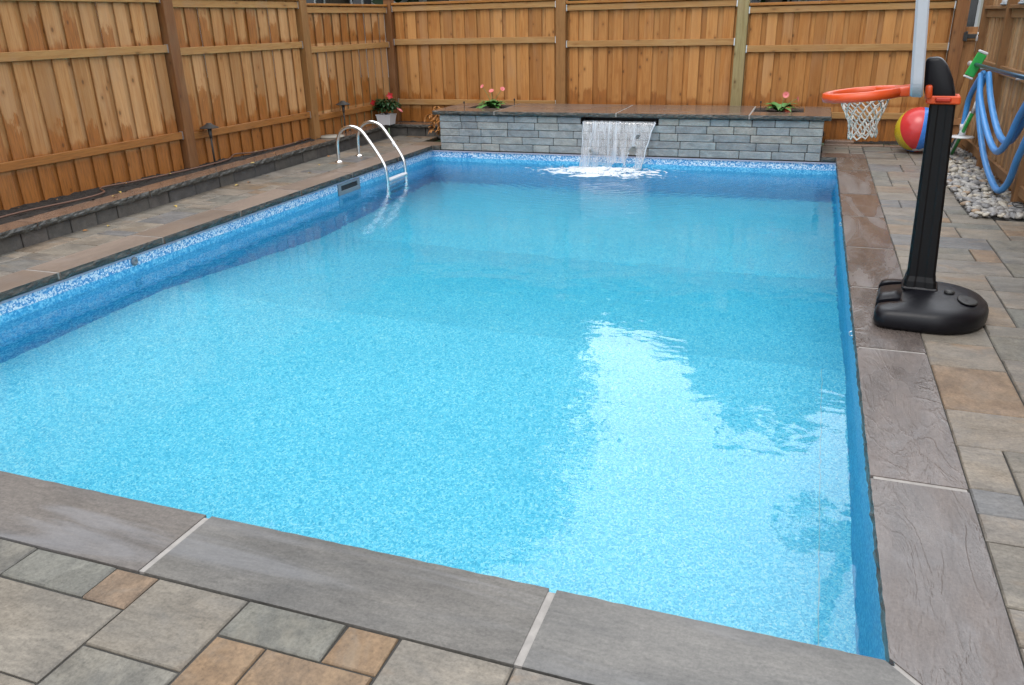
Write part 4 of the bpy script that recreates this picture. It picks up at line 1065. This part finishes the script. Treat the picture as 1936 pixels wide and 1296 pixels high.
# ================================================================ pool gear on the right fence
hs_ = thing('pool_hose', 'coiled blue vacuum hose hanging in loops on the slatted fence', 'hose', (6.85, 7.4, 1.0))
XH = 6.86
loops = [
    [(XH, 8.24, 1.0), (XH - .02, 8.27, .82), (XH, 8.10, .56), (XH + .0, 7.5, .27), (XH, 6.9, .12), (XH, 6.52, .10), (XH + .02, 6.32, .22), (XH, 6.08, .46), (XH, 5.82, .75), (XH, 5.6, 1.0)],
    [(XH - .05, 8.18, 1.02), (XH - .06, 7.95, .82), (XH - .05, 7.5, .60), (XH - .05, 6.98, .455), (XH - .05, 6.62, .44), (XH - .05, 6.32, .58), (XH - .05, 6.1, .80), (XH - .05, 5.75, 1.05)],
    [(XH + .01, 8.12, 1.03), (XH + .01, 7.75, .80), (XH + .01, 7.25, .60), (XH + .01, 6.85, .52), (XH + .01, 6.5, .56), (XH + .01, 6.2, .76), (XH + .01, 5.9, 1.0)],
    [(XH - .02, 8.24, 1.03), (XH - .03, 8.48, .90), (XH - .04, 8.70, .72), (XH - .04, 8.74, .5), (XH - .04, 8.73, .42)]]
for p in loops:
    b = NB(); tube(b, spline(p, 8), .030, 12); obj('hose_strand', b, m_hose, hs_, True)
b = NB(); tube(b, [(XH - .04, 8.73, .44), (XH - .04, 8.725, .38)], .040, 14); tube(b, [(XH - .04, 8.725, .38), (XH - .04, 8.72, .31)], .034, 14); obj('cuff', b, m_white, hs_, True)
b = NB(); lathe(b, [(.0, 0), (.125, 0), (.13, .008), (.12, .016), (.04, .022), (.0, .022)], 28, (XH - .04, 8.72, .29)); obj('vacuum_plate', b, m_white, hs_, True)
tp = thing('telescopic_pole', 'dark blue telescopic pole with green and white brush head resting along the slatted fence', 'pole', (6.80, 8.3, 1.1))
b = NB(); tube(b, [(6.80, 8.62, 1.10), (6.80, 6.9, 1.112), (6.82, 4.6, 1.14)], .019, 12); obj('shaft', b, m_pole_blue, tp, True)
b = NB(); tube(b, [(6.79, 8.85, 1.095), (6.80, 8.6, 1.10)], [.030, .022], 12); obj('handle_joint', b, m_white, tp, True)
b = NB(); M = Matrix.Translation((6.80, 8.55, 1.095)) @ Matrix.Rotation(R(22), 4, 'Y'); box(b, (-.05, -.02, -.125), (.05, .02, .125), .008, M); obj('brush_body', b, m_green, tp)
for z0, z1 in ((-.15, -.128), (.128, .155)): b = NB(); box(b, (-.052, -.024, z0), (.052, .024, z1), .008, M); obj('brush_bumper', b, m_white, tp)
b = NB(); box(b, (6.82, 8.36, 1.06), (6.965, 8.385, 1.075), .003); obj('hook', b, m_galv, tp)
b = NB(); box(b, (6.83, 6.6, 1.07), (6.965, 6.625, 1.085), .003); obj('hook', b, m_galv, tp)
ln = thing('leaf_skimmer', 'leaf skimmer net with green and white frame leaning against the corner fence post', 'skimmer net', (6.80, 9.1, .05))
b = NB(); fr = [Vector((6.80, 9.05, .055)), Vector((6.83, 8.35, .63))]
poly = [Vector((6.79, 9.30, .12)), Vector((6.80, 9.06, .055)), Vector((6.84, 8.42, .60)), Vector((6.86, 8.62, .62)), Vector((6.86, 9.10, .38))]
tube(b, [poly[1], poly[2]], .020, 8); obj('frame', b, m_green, ln, True)
b = NB(); tube(b, [poly[0] + Vector((-.02, 0, 0)), poly[1] + Vector((-.02, 0, 0)), poly[2] + Vector((-.022, .03, 0))], .011, 8); tube(b, [poly[2], Vector((6.85, 8.36, .72))], .022, 10); obj('trim', b, m_white, ln, True)
b = NB(); f1 = [b.verts.new(p + Vector((.012, 0, 0))) for p in poly]; f2 = [b.verts.new(p + Vector((.022, 0, .01))) for p in poly]; b.faces.new(f1); b.faces.new(f2[::-1])
for k in range(5): b.faces.new([f1[k], f2[k], f2[(k + 1) % 5], f1[(k + 1) % 5]])
obj('net', b, m_mesh, ln)
pk = thing('padlock', 'small silver padlock hanging on the corner post of the slatted fence', 'padlock', (6.925, 9.57, 1.37))
b = NB(); box(b, (-.012, -.028, -.06), (.008, .028, 0), .006); obj('body', b, m_galv, pk, local=True)
b = NB(); tube(b, [(0, .018 * math.cos(a * math.pi / 8), .0 + .04 * math.sin(a * math.pi / 8)) for a in range(9)], .005, 6); obj('shackle', b, m_steel, pk, True, local=True)
def sneaker(y, lb):
    t = thing('sneaker', lb, 'shoe', (6.975, y, 1.701), 'white shoes on the fence shelf')
    b = NB(); P = [( -.14, .025, .03), (-.10, .04, .06), (-.02, .04, .085), (.06, .036, .10), (.12, .034, .11), (.145, .028, .09)]
    rings = []
    for s, wd, ht in P: rings.append([b.verts.new((wd * math.cos(a), s, .022 + ht * max(0, math.sin(a)))) for a in [math.pi * k / 10 for k in range(11)]])
    for A, B_ in zip(rings, rings[1:]):
        for k in range(10): b.faces.new([A[k], A[k + 1], B_[k + 1], B_[k]])
    b.faces.new(rings[0]); b.faces.new(rings[-1][::-1]); obj('upper', b, m_white, t, True, local=True)
    b = NB(); box(b, (-.043, -.148, 0), (.043, .15, .021), .008); obj('sole', b, plain('grey_sole', (.45, .52, .58), .5), t, local=True)
sneaker(8.45, 'white shoe on the fence shelf, the one nearer the corner post'); sneaker(7.55, 'white shoe on the fence shelf at the right edge of the photo')

# ================================================================ houses behind
def house(lb, x0, x1, y0, y1, h, ridge, mat, windows, shut):
    t = thing('house', lb, 'house', ((x0 + x1) / 2, y0, 0))
    b = NB(); box(b, (x0, y0, -.06), (x1, y1, h)); obj('wall', b, mat, t)
    b = NB(); ym = (y0 + y1) / 2; o_ = .4
    P = [(x0 - o_, y0 - o_, h), (x1 + o_, y0 - o_, h), (x1 + o_, y1 + o_, h), (x0 - o_, y1 + o_, h)]
    V = [b.verts.new(p) for p in P]; r0 = b.verts.new((x0 + 2, ym, ridge)); r1 = b.verts.new((x1 - 2, ym, ridge))
    for q in ((V[0], V[1], r1, r0), (V[2], V[3], r0, r1), (V[1], V[2], r1), (V[3], V[0], r0), (V[3], V[2], V[1], V[0])): b.faces.new(q)
    obj('roof', b, m_roof, t)
    for (a, c, z0, z1) in windows:
        b = NB(); f = .07
        for p, q in (((a, z0), (c, z0 + f)), ((a, z1 - f), (c, z1)), ((a, z0 + f), (a + f, z1 - f)), ((c - f, z0 + f), (c, z1 - f)), (((a + c) / 2 - .03, z0 + f), ((a + c) / 2 + .03, z1 - f))): box(b, (p[0], y0 - .05, p[1]), (q[0], y0 + .01, q[1]))
        wd = obj('window', b, m_white, t)
        b = NB(); box(b, (a + f, y0 - .02, z0 + f), (c - f, y0 + .005, z1 - f)); obj('pane', b, m_glass, wd)
        if shut:
            for s0 in (a - .27, c + .03):
                b = NB(); box(b, (s0, y0 - .04, z0), (s0 + .24, y0 + .005, z1)); obj('shutter', b, m_shutter, t)
house('white sided house with dark shutters beyond the left end of the back fence', -18, -8.15, 24, 31, 5.2, 7.2, m_siding_w, [(-12.5, -11.3, .9, 2.9), (-10.35, -9.45, .9, 2.9), (-15, -14, .9, 2.9), (-12.4, -11.4, 3.6, 4.8)], True)
house('beige sided house with white framed windows beyond the middle of the back fence', -7.95, 12, 24.6, 32, 4.6, 6.9, m_siding_b, [(-7.75, -7.3, 1.6, 2.4), (-2.4, -1.3, .8, 2.9), (3.1, 3.75, .8, 2.9), (3.85, 4.55, .8, 2.9), (4.65, 5.5, .8, 2.9), (8, 9.2, .8, 2.9)], False)

# ================================================================ trees (seen mostly as reflections in the water)
def tree(lb, x, y, h, rad, base, seed, n=120, per=110):
    rr = random.Random(seed); t = thing('tree', lb, 'tree', (x, y, -.06), 'trees beyond the fences')
    b = NB(); tube(b, [(0, 0, -.1), (.05, 0, base), (0, .1, base + (h - base) * .5), (0, 0, h * .9)], [h * .022 + .06, h * .017 + .04, h * .009 + .02, .02], 8)
    for k in range(9):
        a = rr.uniform(0, 6.28); z0 = base * .8 + (h - base) * rr.uniform(0, .5); q = rad * rr.uniform(.5, .85)
        tube(b, [(0, 0, z0), (q * .5 * math.cos(a), q * .5 * math.sin(a), z0 + q * .35), (q * math.cos(a), q * math.sin(a), z0 + q * .6)], [h * .008 + .02, .04, .015], 6)
    obj('trunk', b, m_bark, t, True, local=True)
    verts = []; faces = []; cz = (h + base) / 2; rz_ = (h - base) / 2
    for c in range(n):
        while True:
            p = Vector((rr.uniform(-1, 1), rr.uniform(-1, 1), rr.uniform(-1, 1)))
            if .25 < p.length < 1: break
        k = 1 - .35 * max(0, p.z)
        cx, cy, cc = p.x * rad * k, p.y * rad * k, cz + p.z * rz_; cr = rad * rr.uniform(.16, .32)
        for _ in range(per):
            d = Vector((rr.gauss(0, 1), rr.gauss(0, 1), rr.gauss(0, .8))) * cr * .55; q = Vector((cx, cy, cc)) + d
            a = Vector((rr.uniform(-1, 1), rr.uniform(-1, 1), rr.uniform(-1, 1))).normalized(); s = rr.uniform(.14, .26)
            u = a.cross(Vector((0, 0, 1))).normalized() * s; v = a.cross(u).normalized() * s * .7; i = len(verts)
            verts += [q - u, q - v, q + u, q + v]; faces.append((i, i + 1, i + 2, i + 3))
    me = bpy.data.meshes.new('crown'); me.from_pydata([tuple(v) for v in verts], [], faces); me.materials.append(m_crown)
    o = link(bpy.data.objects.new('crown', me)); o.parent = t
for k, (x, y, h, r, bs, lb) in enumerate((
    (-4.7, 19.5, 16, 4.2, 2.5, 'tall dense tree behind the back fence, left of the waterfall'),
    (-7.5, 19, 16.5, 4.2, 3.0, 'broad tall tree behind the corner of the fences'),
    (-12, 16, 16, 4.3, 3.0, 'tall tree beyond the far end of the left fence'),
    (-13, 10.5, 15.5, 4.2, 3.0, 'tall tree beyond the middle of the left fence'),
    (-13, 5, 15, 4.0, 3.0, 'tall tree beyond the near half of the left fence'),
    (-12, -.5, 13.5, 3.8, 3.0, 'tall tree beyond the near end of the left fence'),
    (.7, 21.5, 7.0, 2.0, 2.2, 'small low tree behind the back fence, right of the waterfall'),
    (-1.9, 21.0, 9.4, 1.5, 2.2, 'slim tree behind the back fence in line with the left planter pocket'),
    (3.9, 21.5, 9.6, 2.1, 2.3, 'rounded medium tree behind the right half of the back fence'),
    (5.6, 21.8, 10.0, 1.4, 2.3, 'narrow pointed tree behind the right part of the back fence'),
    (7.7, 21.5, 8.8, 1.9, 2.3, 'medium tree behind the back right corner of the yard'))):
    tree(lb, x, y, h, r, bs, 300 + k)
